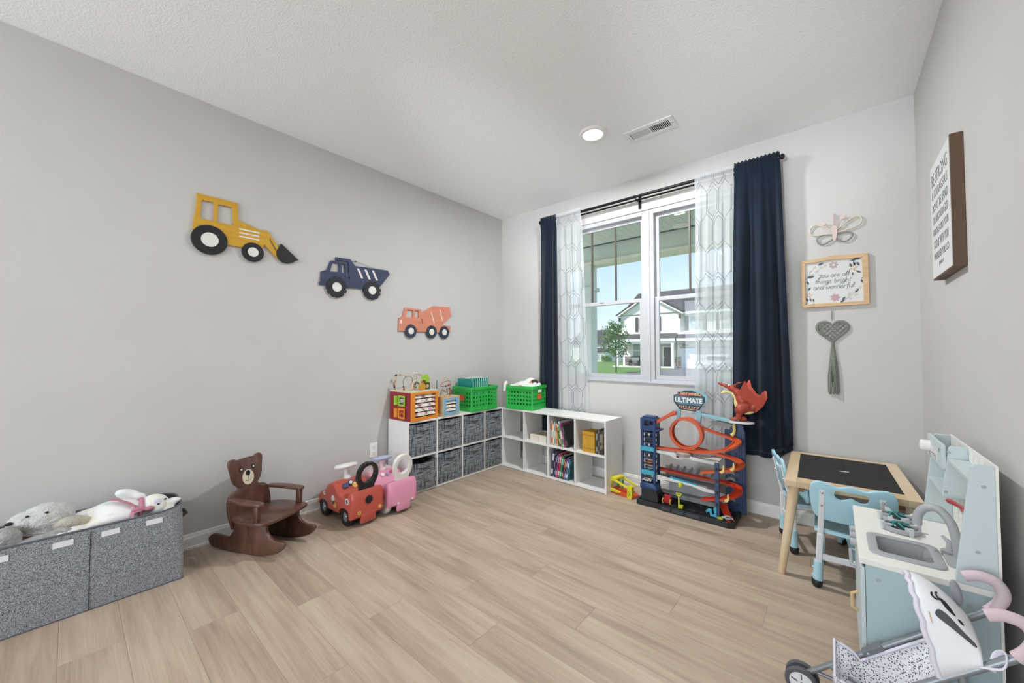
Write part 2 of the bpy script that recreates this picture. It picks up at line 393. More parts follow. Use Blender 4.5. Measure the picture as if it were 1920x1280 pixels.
# ================================================================== OUTSIDE
m_grass = mat('lawn_grass', '64813f', .95, col2='4f6c33', scale=1.2, bump=.5, bscale=30)
m_drive = mat('driveway', '6d696c', .9, var=.1, scale=2)
m_conc = mat('concrete', 'd8d4cc', .9, var=.08, scale=3)
B(-120, 80, 2.3, 160, -.8, -.45).build('lawn', m_grass, label='green front lawn beyond the porch', cat='lawn', kind='structure')
B(-9.4, -3.6, 14, 38, -.6, -.435).build('driveway', m_drive, label='grey driveway leading to the garage across the street', cat='driveway', kind='structure')
B(-2.5, 6, .16, 2.35, -.5, -.12).build('porch_floor', m_conc, label='concrete porch floor outside the window', cat='porch', kind='structure')
m_soff = mat('porch_beadboard', 'd3d8ca', .7)
pc = B(-2.6, 6.2, .16, 2.05, 2.86, 2.95).build('porch_ceiling', m_soff, label='grey-green beadboard porch ceiling outside the window', cat='porch ceiling', kind='structure')
me_ = B(-.0485, .0485, .165, 2.03, 2.845, 2.862).mesh('board')
for k in range(56): link('board', me_, m_soff, pc, loc=(-1.5+k*.1, 0, 0))
B(-2.6, 6.2, 1.985, 2.03, 2.838, 2.846).build('vent_strip', mat('dark_slot', '4a4c48', .8), pc)
m_beam = mat('porch_beam', 'd3dacb', .7); m_cream = mat('porch_trim', 'eee6d4', .6)
bt = thing('porch_beam', 'grey-green porch beam with cream underside seen through the window', 'beam', (0, 0, 0))
B(-2.6, 6.2, 2.03, 2.3, 2.6, 2.95).build('beam', m_beam, bt)
B(-2.6, 6.2, 2.0, 2.33, 2.565, 2.6).build('soffit_trim', m_cream, bt)
pp = thing('porch_post', 'white square porch post behind the left sheer curtain', 'post', (-.06, 2.17, -.12))
B(-.1, .1, -.1, .1, 0, 2.685).build('shaft', mat('post_white', 'dfe0da', .6), pp, bevel=.005)
B(-.13, .13, -.13, .13, 2.28, 2.34).build('collar', MATS['post_white'], pp, bevel=.004)
B(-.14, .14, -.14, .14, 0, .25).build('plinth', MATS['post_white'], pp, bevel=.005)
pl1 = thing('porch_light', 'round recessed porch ceiling light seen through the window', 'light', (1.465, 1.88, 2.845))
MB().lathe([(.085, 0), (.11, -.002), (.11, -.01), (.085, -.012)], 28).build('trim_ring', m_cream, pl1, smooth=30)
MB().lathe([(.001, -.011), (.085, -.009), (.085, 0), (.001, 0)], 28).build('lens', mat('porch_lens', 'fff0e0', .5, emit=1.3), pl1, smooth=30)

m_sid = mat('white_siding', 'f1ede6', .8); m_shin = mat('roof_shingle', '4c484d', .95, var=.25, scale=4, bump=.3, bscale=8)
m_shut = mat('dark_shutter', '4a4548', .7); m_stone = mat('stone_veneer', '8f8781', .95, col2='5c5552', scale=3.2, lo=.45, hi=.55, stretch=(1, 1, 2.4))
m_pane = mat('far_glass', '9aa5a3', .15); m_white = mat('exterior_white', 'f2f2f0', .7); m_door = mat('front_door', '454246', .6)
m_beige = mat('entry_wall', 'c9c2b8', .8)
GY = -.45
hs = thing('house', 'white two-storey house with dark shutters and grey roof across the street', 'house', (0, 38, GY))
def hb(nm, m, x0, x1, y0, y1, z0, z1, par=None, **k): return B(x0, x1, y0, y1, z0-GY, z1-GY).build(nm, m, par or hs, **k)
hb('lower_wall', m_sid, -15.9, -9.9, .9, 8, GY, 3.2); hb('garage_wall', m_sid, -9.55, -2.6, 0, 8, GY, 3.3)
hb('upper_wall', m_sid, -15.9, -9.3, .3, 8, 3.0, 5.5); hb('upper_wall', m_sid, -9.3, -2.6, .7, 8, 3.0, 5.5)
k_ = 0
z = 3.15
while z < 5.4:                                   # clapboards: each course a proud strip
    hb('clapboard', m_sid, -15.9, -9.3, .27, .31, z, z+.17); hb('clapboard', m_sid, -9.3, -2.6, .67, .71, z, z+.17); z += .2
g = MB().prism([(-15.9, 5.45-GY), (-9.3, 5.45-GY), (-12.6, 7.35-GY)], .3, 1.2, 'xz'); g.build('gable_wall', m_sid, hs)
for a, b_ in (((-16.25, 5.25), (-12.6, 7.5)), ((-12.6, 7.5), (-8.95, 5.25))):
    MB().bar((a[0], 0.05, a[1]-GY), (b_[0], .05, b_[1]-GY), .12, .28, (0, 1, 0)).build('rake_board', m_white, hs)
    dx, dz = b_[0]-a[0], b_[1]-a[1]; l = math.hypot(dx, dz); n_ = (-dz/l*.14, dx/l*.14)
    q = [(a[0]+n_[0], a[1]+n_[1]-GY), (b_[0]+n_[0], b_[1]+n_[1]-GY), (b_[0]+n_[0]*2, b_[1]+n_[1]*2-GY), (a[0]+n_[0]*2, a[1]+n_[1]*2-GY)]
    MB().prism(q, 0, 5, 'xz').build('gable_roof', m_shin, hs)
r = MB(); r.add([(-16, .2, 5.4-GY), (-2.2, .2, 5.4-GY), (-2.2, 4.8, 8.5-GY), (-15.6, 4.8, 8.5-GY), (-16, 9.4, 5.4-GY), (-2.2, 9.4, 5.4-GY)], [(0, 1, 2, 3), (3, 2, 5, 4), (0, 3, 4), (1, 5, 2), (0, 4, 5, 1)])
r.build('main_roof', m_shin, hs)
hb('eave_board', m_white, -9.0, -2.2, .15, .3, 5.2, 5.42)
for x in (-16.0, -9.35): hb('bracket', m_shut, x, x+.12, -.1, .3, 4.75, 5.2)
for x0, x1, yf in ((-16.1, -9.45, -1.1), (-9.4, -2.4, -.8)):
    r = MB(); r.add([(x0, yf, 2.62-GY), (x1, yf, 2.62-GY), (x1, .4, 3.3-GY), (x0, .4, 3.3-GY), (x0, .4, 2.5-GY), (x1, .4, 2.5-GY)], [(0, 1, 2, 3), (0, 4, 5, 1), (0, 3, 4), (1, 5, 2), (2, 5, 4, 3)])
    r.build('porch_roof', m_shin, hs); hb('fascia', m_white, x0, x1, yf-.06, yf+.04, 2.36, 2.62)
hb('porch_header', m_white, -16, -9.5, -1.0, -.7, 2.1, 2.4); hb('porch_slab', m_conc, -16.2, -9.5, -1.2, .9, GY, -.32)
hb('entry_wall', m_beige, -11.9, -9.9, .85, .9, -.35, 2.3)
for x in (-15.9, -9.85): hb('post', m_white, x, x+.26, -1.02, -.76, -.4, 2.2)
for x0, x1 in ((-15.6, -11.95), (-10.15, -9.95)): hb('stone_wainscot', m_stone, x0, x1, .75, .9, -.4, .72)
hb('stone_wainscot', m_stone, -9.5, -9.2, -.12, .0, -.45, .72)
def hwin(x0, x1, z0, z1, yf, sh=True):
    f = hb('window', m_white, x0, x1, yf-.08, yf, z0, z1); zm = (z0+z1)/2
    for a, b_ in ((z0+.08, zm-.04), (zm+.04, z1-.08)): hb('pane', m_pane, x0+.08, x1-.08, yf-.1, yf-.07, a, b_, f)
    if sh:
        for a in (x0-.42, x1+.08): hb('shutter', m_shut, a, a+.34, yf-.07, yf, z0, z1)
hwin(-13.7, -11.7, 3.5, 5.1, .3); hwin(-8.5, -7.3, 3.45, 5.0, .7); hwin(-5.6, -4.4, 3.45, 5.0, .7)
hwin(-14.7, -13.62, .55, 2.2, .9, False); hwin(-13.55, -12.5, .55, 2.2, .9, False)
d = hb('front_door', m_door, -11.2, -10.28, .78, .86, -.33, 1.74)
hb('door_frame', m_white, -11.34, -10.14, .8, .87, -.33, 1.88); hb('knob', m_white, -11.12, -11.04, .72, .78, .6, .68, d)
gd = hb('garage_door', m_white, -9.05, -4.6, -.06, .02, GY, 1.62)
for z in (.08, .6, 1.12): hb('panel_groove', m_sid, -9.0, -4.65, -.075, -.055, z-.02, z+.02, gd)
hb('garage_trim', mat('trim_grey', '9c9a9a', .7), -9.2, -4.45, -.08, 0, 1.62, 1.72)
text_mb('2954', .3, MX(((1, 0, 0, -8.75), (0, 0, -1, -.1), (0, 1, 0, 1.9-GY), (0, 0, 0, 1))), .01).build('house_number', m_shut, hs)
ch = thing('porch_chair', 'dark porch chair with pale cushion outside the house across the street', 'chair', (-14.2, 38.1, -.319))
B(-.5, .5, -.4, .35, .12, .3).build('seat', m_shut, ch); B(-.4, .4, .25, .4, .3, .95).build('cushion', m_cream, ch, bevel=.05)
for x in (-.55, .43): B(x, x+.12, -.4, .4, 0, .6).build('arm', m_shut, ch)
def planter(x, lb):
    p = thing('planter', lb, 'planter', (x, 38.45, -.32), group='planters by the far front door')
    MB().lathe([(.14, 0), (.2, .45), (.17, .45), (.15, .4)], 12).build('pot', mat('far_pot', 'a8958c', .8), p); MB().ball((0, 0, .58), (.2, .2, .2), 8).build('plant', m_grass, p)
planter(-11.6, 'small planter left of the front door across the street'); planter(-10.0, 'small planter right of the front door across the street')
fh = thing('house', 'distant white house with grey roof left of the young tree', 'house', (-33.5, 60, GY))
B(-2, 6, 0, 8, 0, 3.3).build('wall', m_sid, fh)
r = MB(); r.add([(-2.5, -.4, 3.2), (5.4, -.4, 3.2), (3.9, 4, 6.0), (-2.5, 4, 6.0), (6.4, 8.4, 3.2), (-2.5, 8.4, 3.2)], [(0, 1, 2, 3), (1, 4, 2), (2, 4, 5, 3), (0, 3, 5), (0, 5, 4, 1)]); r.build('roof', m_shin, fh)
B(1.0, 5.7, -1.5, 0, 0, 1.75).build('bay', m_sid, fh); r = MB(); r.add([(.8, -1.8, 1.75), (5.9, -1.8, 1.75), (5.6, 0, 2.35), (1.2, 0, 2.35)], [(0, 1, 2, 3)]); r.build('bay_roof', m_shin, fh, thick=.1)
for x0, x1, z0, z1, yf in ((.9, 2.0, 2.05, 3.0, 0), (3.6, 4.1, 2.3, 2.8, 0), (2.9, 3.6, .35, 1.4, -1.5), (3.75, 4.45, .35, 1.4, -1.5), (4.6, 5.3, .35, 1.4, -1.5)):
    f = B(x0, x1, yf-.08, yf, z0, z1).build('window', m_white, fh); B(x0+.08, x1-.08, yf-.1, yf-.06, z0+.08, z1-.08).build('pane', m_pane, f)
car = thing('car', 'pale car parked in the driveway seen through the sheer curtain', 'car', (-4.75, 33.6, -.435), R(90))
MB().prism([(-2.2, .35), (-2.15, .75), (-1.2, .9), (-.7, 1.4), (.9, 1.42), (1.7, .92), (2.2, .85), (2.25, .35)], -.85, .85, 'xz').build('body', mat('car_paint', 'd4d6da', .3), car, bevel=.08, smooth=40)
MB().prism([(-1.05, .95), (-.65, 1.33), (.85, 1.35), (1.45, .95)], -.87, .87, 'xz').build('side_glass', mat('car_glass', '50585e', .1), car)
B(-1.19, -.72, -.7, .7, .95, 1.3).build('windscreen', MATS['car_glass'], car)
for x in (-1.4, 1.4):
    for y in (-.86, .7): MB().lathe([(.001, 0), (.32, 0), (.32, .18), (.001, .18)], 16, T(x, y+.17 if y > 0 else y, .33) @ Rm(R(-90), 'X') if y < 0 else T(x, y, .33) @ Rm(R(-90), 'X')).build('wheel', mat('tyre', '2a2a2c', .8), car)
tr = thing('tree', 'young leafy green tree on the lawn outside the window', 'tree', (-10.75, 26, GY))
m_bark = mat('bark', '5f5248', .9); m_leaf = mat('leaf', '6f9150', .8, col2='4c6e38', scale=2)
rt = random.Random(3)
tk = MB(); tk.tube([(0, 0, 0), (.02, 0, 1.2), (-.02, 0, 2.4), (0, 0, 3.8)], [.07, .055, .035, .012], 8); tips = []
for k in range(26):
    z0 = 1.15+2.6*k/26; a = k*2.4; ln = (1.05-.7*abs(k/26-.3))*(.75+.5*rt.random())
    p1 = V((cos(a)*ln*.5, sin(a)*ln*.5, z0+.25)); p2 = V((cos(a)*ln, sin(a)*ln, z0+.45)); tk.tube([(0, 0, z0), p1, p2], [.02, .012, .005], 5); tips += [p1, p2, (p1+p2)/2]
tk.build('trunk', m_bark, tr)
lf = MB()
for p in tips+[V((0, 0, 3.7)), V((0, 0, 3.9)), V((0, 0, 3.5))]:
    for j in range(24):
        c = p+V((rt.gauss(0, .15), rt.gauss(0, .15), rt.gauss(0, .14))); s_ = .05+.05*rt.random()
        E_ = Euler((rt.random()*6, rt.random()*6, rt.random()*6)).to_matrix()
        lf.add([c+E_ @ V(q) for q in ((-s_, 0, 0), (0, -s_*.6, .01), (s_, 0, 0), (0, s_*.6, .01))], [(0, 1, 2, 3)])
lf.build('foliage', m_leaf, tr, kind='stuff')
for x, y, h_, lb in ((-27.5, 58, 1.3, 'rounded green shrub by the corner of the distant white house'), (-31.9, 57.5, .9, 'low dark shrub in front of the distant white house')):
    t_ = thing('shrub', lb, 'shrub', (x, y, GY)); sb = MB()
    for j in range(500):
        a = rt.random()*6.28; q = rt.random()**.5*h_*.8; c = V((cos(a)*q, sin(a)*q*.6, rt.random()*h_*(1-.4*q/h_))); s_ = .1
        E_ = Euler((rt.random()*6, rt.random()*6, rt.random()*6)).to_matrix()
        sb.add([c+E_ @ V(w) for w in ((-s_, 0, 0), (0, -s_*.6, 0), (s_, 0, 0), (0, s_*.6, 0))], [(0, 1, 2, 3)])
    sb.build('foliage', m_leaf, t_, kind='stuff'); MB().tube([(0, 0, 0), (0, 0, h_*.8)], .05, 6).build('stem', m_bark, t_)

# ================================================================== CURTAINS
m_rod = mat('rod_black', '1c1c1e', .4, metal=.6)
rod = thing('curtain_rod', 'black double curtain rod above the window', 'curtain rod', (0, 0, 0))
MB().tube([(.66, -.1, 2.54), (2.685, -.1, 2.54)], .0125, 12).build('front_rod', m_rod, rod, smooth=40)
MB().tube([(.68, -.055, 2.525), (2.67, -.055, 2.525)], .008, 10).build('back_rod', m_rod, rod, smooth=40)
for x in (.70, 1.664, 2.65):
    bk = MB().box(x-.012, x+.012, -.012, 0, 2.46, 2.57); bk.box(x-.004, x+.004, -.105, 0, 2.512, 2.524); bk.tube([(x, -.098, 2.52), (x, -.098, 2.495)], .005, 8); bk.build('bracket', m_rod, rod)
for x, s in ((.66, -1), (2.685, 1)): MB().lathe([(.0125, 0), (.018, .006), (.018, .012), (.012, .016), (.019, .026), (.019, .036), (.008, .044), (.001, .045)], 16, T(x, -.1, 2.54) @ Rm(R(90)*s, 'Y')).build('finial', m_rod, rod, smooth=40)

def cloth(x0, x1, X0, X1, ztop, zb, y_t, y_b, n, amp_t, amp_b, ph, hem=None):
    def f(u, v, off=0):
        w = v**.8; k = min(1, v/.25)
        x = (x0+(x1-x0)*u)*(1-w)+(X0+(X1-X0)*u)*w
        a = amp_t+(amp_b-amp_t)*v
        y = y_t+(y_b-y_t)*min(1, v*1.15) + a*(sin(2*pi*n*u+ph+.5*sin(3*u+2*v))*(.7*k)+.22*sin(2*pi*n*2.3*u+ph*2+1.5*v)*k+.18*sin(2*pi*n*3.7*u+2*ph)*k*max(0, 1-2.2*v))
        if v < .03: y -= .016-.003*sin(2*pi*n*5*u)
        elif v < .06: y -= .016*(.06-v)/.03
        x += .25*a*cos(2*pi*n*u+ph)*k
        z = ztop-(ztop-zb-(hem(u) if hem else 0))*v
        if v == 0: z += .006*sin(2*pi*n*5*u+1)
        return V((x, y-off, z))
    return f
m_navy = mat('navy_velvet', '0f1d2e', .8, var=.35, scale=4, bump=.12, bscale=300, sheen=.25, spec=.15)
def curtain(label, f, zfrac=.985):
    t = thing('curtain', label, 'curtain', (0, 0, 0), group='navy curtains')
    MB().grid(lambda u, v: f(u, v*zfrac), 90, 60).build('panel', m_navy, t, smooth=180, thick=.0025)
    MB().grid(lambda u, v: f(u, zfrac+v*(1-zfrac), .0015), 90, 3).build('hem', m_navy, t, smooth=180, thick=.005)
curtain('navy curtain left of the window, hanging behind the green crate', cloth(.645, .835, .545, .80, 2.578, .36, -.1, -.03, 1.8, .018, .013, .6))
curtain('long navy curtain right of the window, behind the red dragon', cloth(2.425, 2.70, 2.375, 2.745, 2.578, .43, -.1, -.06, 2.3, .026, .03, 2.2, lambda u: .075*max(0, (u-.55)/.45)**2+.04*max(0, .25-u)))
m_sheer = sheer_mat('sheer_voile', 'eef0f2', .30); m_emb = mat('grey_embroidery', '7c7f85', .8)
def sheer(label, f, Wd, H):
    t = thing('sheer_curtain', label, 'curtain', (0, 0, 0), group='sheer curtains')
    MB().grid(f, 80, 60).build('panel', m_sheer, t, smooth=180)
    e = MB(); a, h1, h2 = .145, .085, .06; row = 2*h1+h2
    def stroke(p, q):
        n = 6; pts = []
        for k in range(n+1):
            s_, t_ = p[0]+(q[0]-p[0])*k/n, p[1]+(q[1]-p[1])*k/n
            pts.append((s_/Wd, t_/H))
        dx, dy = q[0]-p[0], q[1]-p[1]; l = math.hypot(dx, dy); nx, ny = -dy/l*.0021, dx/l*.0021
        for (u0, v0), (u1, v1) in zip(pts, pts[1:]):
            if not (0.005 < min(u0, u1) and max(u0, u1) < .995 and .02 < min(v0, v1) and max(v0, v1) < .99): continue
            e.add([f(u0+nx/Wd, v0+ny/H, .0016), f(u1+nx/Wd, v1+ny/H, .0016), f(u1-nx/Wd, v1-ny/H, .0016), f(u0-nx/Wd, v0-ny/H, .0016)], [(0, 1, 2, 3)])
    for j in range(-1, int(H/row)+2):
        for i in range(-1, int(Wd/a)+2):
            cx = i*a+(a/2 if j % 2 else 0); cy = j*row
            for s_ in (1, .78):
                pts = [(cx-a/2*s_, cy-h1*s_), (cx, cy-(h1+h2)*s_), (cx+a/2*s_, cy-h1*s_), (cx+a/2*s_, cy+h1*s_), (cx, cy+(h1+h2)*s_), (cx-a/2*s_, cy+h1*s_)]
                if s_ == 1:
                    stroke(pts[5], pts[0]); stroke(pts[0], pts[1]); stroke(pts[1], pts[2])
                elif (i+j) % 2 == 0:
                    for k in range(6): stroke(pts[k], pts[(k+1) % 6])
    e.build('embroidery', m_emb, t)
sheer('white patterned sheer curtain at the left of the window', cloth(.838, 1.12, .805, 1.155, 2.575, .42, -.1, -.03, 4, .011, .012, 0), .46, 2.13)
sheer('white patterned sheer curtain at the right of the window', cloth(2.15, 2.42, 2.10, 2.375, 2.575, .42, -.1, -.05, 4, .011, .014, 1), .46, 2.13)

# ================================================================== CEILING AND WALL FITTINGS
m_fix = mat('fixture_white', 'eeeae6', .45)
def can(loc, label, power):
    t = thing('ceiling_light', label, 'light', loc, group='recessed ceiling lights')
    MB().lathe([(.068, -.004), (.07, -.014), (.088, -.013), (.095, -.004), (.095, 0), (.068, 0)], 40).build('trim_ring', m_fix, t, smooth=35)
    MB().lathe([(.001, -.0125), (.05, -.012), (.069, -.008), (.069, -.001), (.001, -.001)], 40).build('lens', mat('led_lens', 'fff8f0', .5, emit=9), t, smooth=40)
    d = bpy.data.lights.new('led', 'AREA'); d.shape = 'DISK'; d.size = .13; d.energy = power; d.color = (.95, .98, 1)
    o = bpy.data.objects.new('led', d); COL.objects.link(o); o.location = (0, 0, -.016); o.parent = t
can((1.68, -.9, RH), 'round recessed ceiling light next to the vent', 38)
can((1.68, -3.1, RH), 'added round recessed fill light, unseen above and behind the camera', 5)  # extra light added out of view to even out the brightness
can((1.68, -5.3, RH), 'added round recessed fill light, unseen at the rear of the room', 6)  # second extra ceiling light, added for fill at the unseen rear
def fill_uplight(loc, label, power):  # made-up uplight behind the camera, added to bounce light off the ceiling
    t = thing('fill_lamp', label, 'lamp', loc, group='added fill lamps'); mm = mat('fill_lamp_steel', 'b4b4b4', .35, metal=.7)
    MB().lathe([(.001, 0), (.13, 0), (.13, .015), (.02, .025), (.001, .026)], 28).build('base', mm, t, smooth=40); MB().tube([(0, 0, .02), (0, 0, 1.72)], .012, 12).build('pole', mm, t, smooth=50)
    MB().lathe([(.02, 1.7), (.1, 1.73), (.2, 1.8), (.205, 1.8), (.1, 1.722), (.02, 1.69)], 32).build('bowl', mm, t, smooth=50)
    d = bpy.data.lights.new('uplight', 'AREA'); d.shape = 'DISK'; d.size = .34; d.energy = power; d.color = (.9, .96, 1)
    o = bpy.data.objects.new('uplight', d); COL.objects.link(o); o.location = (0, 0, 1.79); o.rotation_euler = (pi, 0, 0); o.parent = t
fill_uplight((1.5, -5.9, 0), 'added steel uplight fill lamp, unseen in the open area behind the camera', 3)
fl_ = thing('fill_lamp', 'added fill lamp, unseen behind the camera, with two spotlight heads brightening the ceiling', 'lamp', (2.2, -5.75, 0)); mm = MATS['fill_lamp_steel']  # invented stand for two ceiling spots, added to brighten the front ceiling
MB().lathe([(.001, 0), (.13, 0), (.13, .015), (.02, .025), (.001, .026)], 28).build('base', mm, fl_, smooth=40); MB().tube([(0, 0, .02), (0, 0, 1.3)], .012, 12).build('pole', mm, fl_, smooth=50)
for tx in (.75, 2.55):
    aim = V((tx, .45, RH))-V((2.2, -5.75, 1.35)); q_ = aim.to_track_quat('-Z', 'Y'); hx_ = -.14 if tx < 2 else .14
    hd = MB().lathe([(.03, .16), (.07, .14), (.1, .0), (.095, 0), (.065, .13), (.03, .15)], 28).build('fill_spot_head', mm, fl_, smooth=40); hd.location = (hx_, 0, 1.35); hd.rotation_euler = q_.to_euler()
    d = bpy.data.lights.new('fill_spot', 'SPOT'); d.energy = 440; d.spot_size = R(19); d.spot_blend = 1; d.shadow_soft_size = .08; d.color = (.87, .945, 1)
    o = bpy.data.objects.new('fill_spot', d); COL.objects.link(o); o.parent = fl_; o.location = (hx_, 0, 1.35); o.rotation_euler = q_.to_euler()
MB().tube([(-.14, 0, 1.3), (.14, 0, 1.3)], .01, 10).build('head_bar', mm, fl_, smooth=50)
m_ven = mat('vent_white', 'e6e8e4', .5); m_dark = mat('duct_dark', '2c302e', .9)
vt = thing('ceiling_vent', 'white slotted ceiling register beside the recessed light', 'vent', (2.01, -.68, RH))
MB().prism(rrect(-.168, .168, -.078, .078, .004, 2), -.008, 0, 'xy', [rrect(-.135, -.006, -.042, .042, .002, 1), rrect(.006, .135, -.042, .042, .002, 1)]).build('frame', m_ven, vt, bevel=.003)
B(-.136, .136, -.043, .043, -.001, -.0003).build('duct', m_dark, vt)
for s in (-1, 1):
    for k in range(11):
        x = s*(.014+k*.0112); b = MB(); b.box(-.0048, .0048, -.042, .042, -.0007, .0007, T(x, 0, -.005) @ Rm(R(40)*s, 'Y')); b.build('slat', m_ven, vt)
for x in (-.152, .152): MB().lathe([(.003, -.0095), (.003, -.008)], 8, T(x, 0, 0)).build('screw', m_dark, vt)
ou = thing('outlet', 'white wall outlet above the pink ride-on car', 'outlet', (.0, -1.615, .357))
MB().prism(rrect(-.036, .036, -.06, .06, .004), 0.0005, .006, 'yz').build('plate', m_fix, ou, bevel=.002)
for z in (-.026, .026):
    r_ = MB().prism(rrect(-.017, .017, z-.015, z+.015, .008), .006, .0085, 'yz').build('socket', m_fix, ou)
    b = MB()
    for y in (-.007, .007): b.box(.0084, .009, y-.0014, y+.0014, z-.001, z+.008)
    b.box(.0084, .009, -.003, .003, z-.011, z-.006); b.build('slots', m_dark, r_)

# ---- wooden vehicles on the left wall (coordinates y,z on the wall)
m_yel = mat('yellow_stain', 'd2a02c', .6, var=.12, scale=5, stretch=(1, 1, 9), coords='Object'); m_blk = mat('black_paint', '121214', .55)
m_ecru = mat('pale_wall_paint', 'e4e1dc', .6); m_bl = mat('blue_stain', '333c5c', .6, var=.25, scale=6, stretch=(1, 1, 5))
m_tyr = mat('navy_black', '14161f', .6); m_cor = mat('coral_stain', 'd98a70', .6, var=.1, scale=6, stretch=(1, 1, 6)); m_slate = mat('slate_paint', '2c3644', .6); m_ply = mat('ply_edge', 'c9a878', .7)
def plaque(name, label, body, holes, m, cy, cz):
    t = thing(name, label, 'wall decoration', (0, cy, cz), group='wooden vehicles on the wall')
    sh = lambda q: [(a-cy, b-cz) for a, b in q]
    MB().prism(sh(body), .004, .016, 'yz', [sh(h) for h in holes]).build('body', m, t, bevel=.001, seg=1)
    return t, sh
tb = [(-2.811, 2.151), (-2.598, 2.15), (-2.600, 2.132), (-2.596, 2.04), (-2.47, 2.003), (-2.428, 2.012), (-2.338, 1.88), (-2.364, 1.83), (-2.446, 1.912), (-2.455, 1.876), (-2.516, 1.863), (-2.576, 1.865), (-2.65, 1.865), (-2.742, 1.843), (-2.827, 1.915), (-2.807, 2.128), (-2.811, 2.131)]
t, sh = plaque('wooden_tractor', 'yellow wooden front loader with black wheels, leftmost on the wall', tb,
    [[(-2.78, 2.115), (-2.728, 2.117), (-2.724, 2.107), (-2.725, 1.999), (-2.79, 1.999), (-2.785, 2.108)], [(-2.702, 2.113), (-2.636, 2.113), (-2.627, 2.104), (-2.621, 1.998), (-2.706, 1.999)], [(-2.416, 1.966), (-2.371, 1.894), (-2.376, 1.881), (-2.408, 1.935)]], m_yel, -2.6, 1.97)
def wheel(t, sh, c, r, rh, mt, teeth=0, x=.022):
    (cy, cz), = sh([c])
    if teeth:
        pts = []
        for k in range(teeth):
            a0 = 2*pi*k/teeth; da = 2*pi/teeth
            for f_, rr in ((.0, 1), (.55, 1), (.62, .93), (.775, .86), (.93, .93)): pts.append((cy+r*rr*cos(a0+da*f_), cz+r*rr*sin(a0+da*f_)))
    else: pts = circ(cy, cz, r, 40)
    w = MB().prism(pts, .006, x, 'yz').build('wheel', mt, t, bevel=.001, seg=1)
    MB().prism(circ(cy, cz, rh, 28), x-.001, x+.0022, 'yz').build('hub', m_ecru, w)
wheel(t, sh, (-2.742, 1.876), .091, .044, m_blk); wheel(t, sh, (-2.511, 1.845), .063, .031, m_blk)
MB().prism(sh(spline([(-2.343, 1.94), (-2.30, 1.904), (-2.231, 1.845)], 2)+[(-2.264, 1.821), (-2.301, 1.807), (-2.332, 1.811), (-2.355, 1.827), (-2.371, 1.849), (-2.371, 1.884)]), .006, .022, 'yz').build('bucket', m_blk, t, bevel=.001, seg=1)
for z in (1.983, 1.959, 1.935): MB().prism(sh(rrect(-2.59, -2.475, z-.0045, z+.0045, .004, 3)), .0155, .0175, 'yz').build('stripe', m_ecru, t)
db = [(-1.959, 1.919), (-1.842, 1.925), (-1.80, 1.878), (-1.506, 1.889), (-1.487, 1.856), (-1.58, 1.734), (-1.737, 1.699), (-1.863, 1.693), (-2.081, 1.687), (-2.08, 1.709), (-2.069, 1.714), (-2.069, 1.789), (-2.024, 1.809), (-1.996, 1.886), (-1.96, 1.891)]
t, sh = plaque('wooden_dump_truck', 'navy blue wooden dump truck with cog-edged tyres on the wall', db, [[(-1.981, 1.873), (-1.935, 1.872), (-1.933, 1.807), (-2.002, 1.801)], [(-1.911, 1.872), (-1.887, 1.873), (-1.883, 1.807), (-1.911, 1.806)],
    [(-1.955, 1.897), (-1.866, 1.899), (-1.857, 1.893), (-1.845, 1.764), (-1.851, 1.763), (-1.866, 1.889), (-1.955, 1.890)]], m_bl, -1.8, 1.8)
wheel(t, sh, (-1.949, 1.685), .082, .036, m_tyr, 12); wheel(t, sh, (-1.652, 1.696), .079, .034, m_tyr, 12)
for q in ([(-1.787, 1.86), (-1.769, 1.862), (-1.731, 1.785), (-1.749, 1.783)], [(-1.723, 1.862), (-1.704, 1.864), (-1.665, 1.787), (-1.684, 1.785)], [(-1.656, 1.865), (-1.638, 1.866), (-1.599, 1.788), (-1.617, 1.786)]):
    MB().prism(sh(q), .0155, .0175, 'yz').build('stripe', m_ecru, t)
MB().tube([(.008, -1.86+1.8, .095), (.006, -1.793+1.8, .117), (.008, -1.66+1.8, .092), (.008, -1.56+1.8, .075)], .0009, 5).build('hanging_wire', m_dark, t)
MB().lathe([(.003, 0), (.005, .008), (.001, .009)], 8, T(.0, -1.793+1.8, .117) @ Rm(R(90), 'Y')).build('nail', m_dark, t)
cb = [(-1.331, 1.581), (-1.149, 1.579), (-1.149, 1.547), (-1.013, 1.624), (-.81, 1.631), (-.788, 1.541), (-.91, 1.446), (-.798, 1.441), (-.801, 1.372), (-.941, 1.371), (-1.393, 1.368), (-1.39, 1.483), (-1.352, 1.501)]
t, sh = plaque('wooden_mixer_truck', 'coral pink wooden cement mixer truck with three slate wheels', cb, [[(-1.304, 1.565), (-1.243, 1.564), (-1.248, 1.494), (-1.323, 1.495)], [(-1.223, 1.564), (-1.179, 1.564), (-1.181, 1.497), (-1.225, 1.498)], [(-1.153, 1.495), (-1.146, 1.496), (-1.128, 1.442), (-1.136, 1.441)]], m_cor, -1.1, 1.48)
for c in ((-1.267, 1.371), (-1.034, 1.373), (-.878, 1.375)): wheel(t, sh, c, .061, .029, m_slate)
for q in ([(-1.043, 1.563), (-1.035, 1.564), (-.997, 1.458), (-1.005, 1.457)], [(-.937, 1.596), (-.929, 1.597), (-.894, 1.488), (-.902, 1.488)]): MB().prism(sh(q), .0155, .0175, 'yz').build('stripe', m_ecru, t)
MB().prism(sh(rrect(-1.377, -1.363, 1.436, 1.467, .003, 2)), .0155, .0175, 'yz').build('headlight', m_ecru, t)

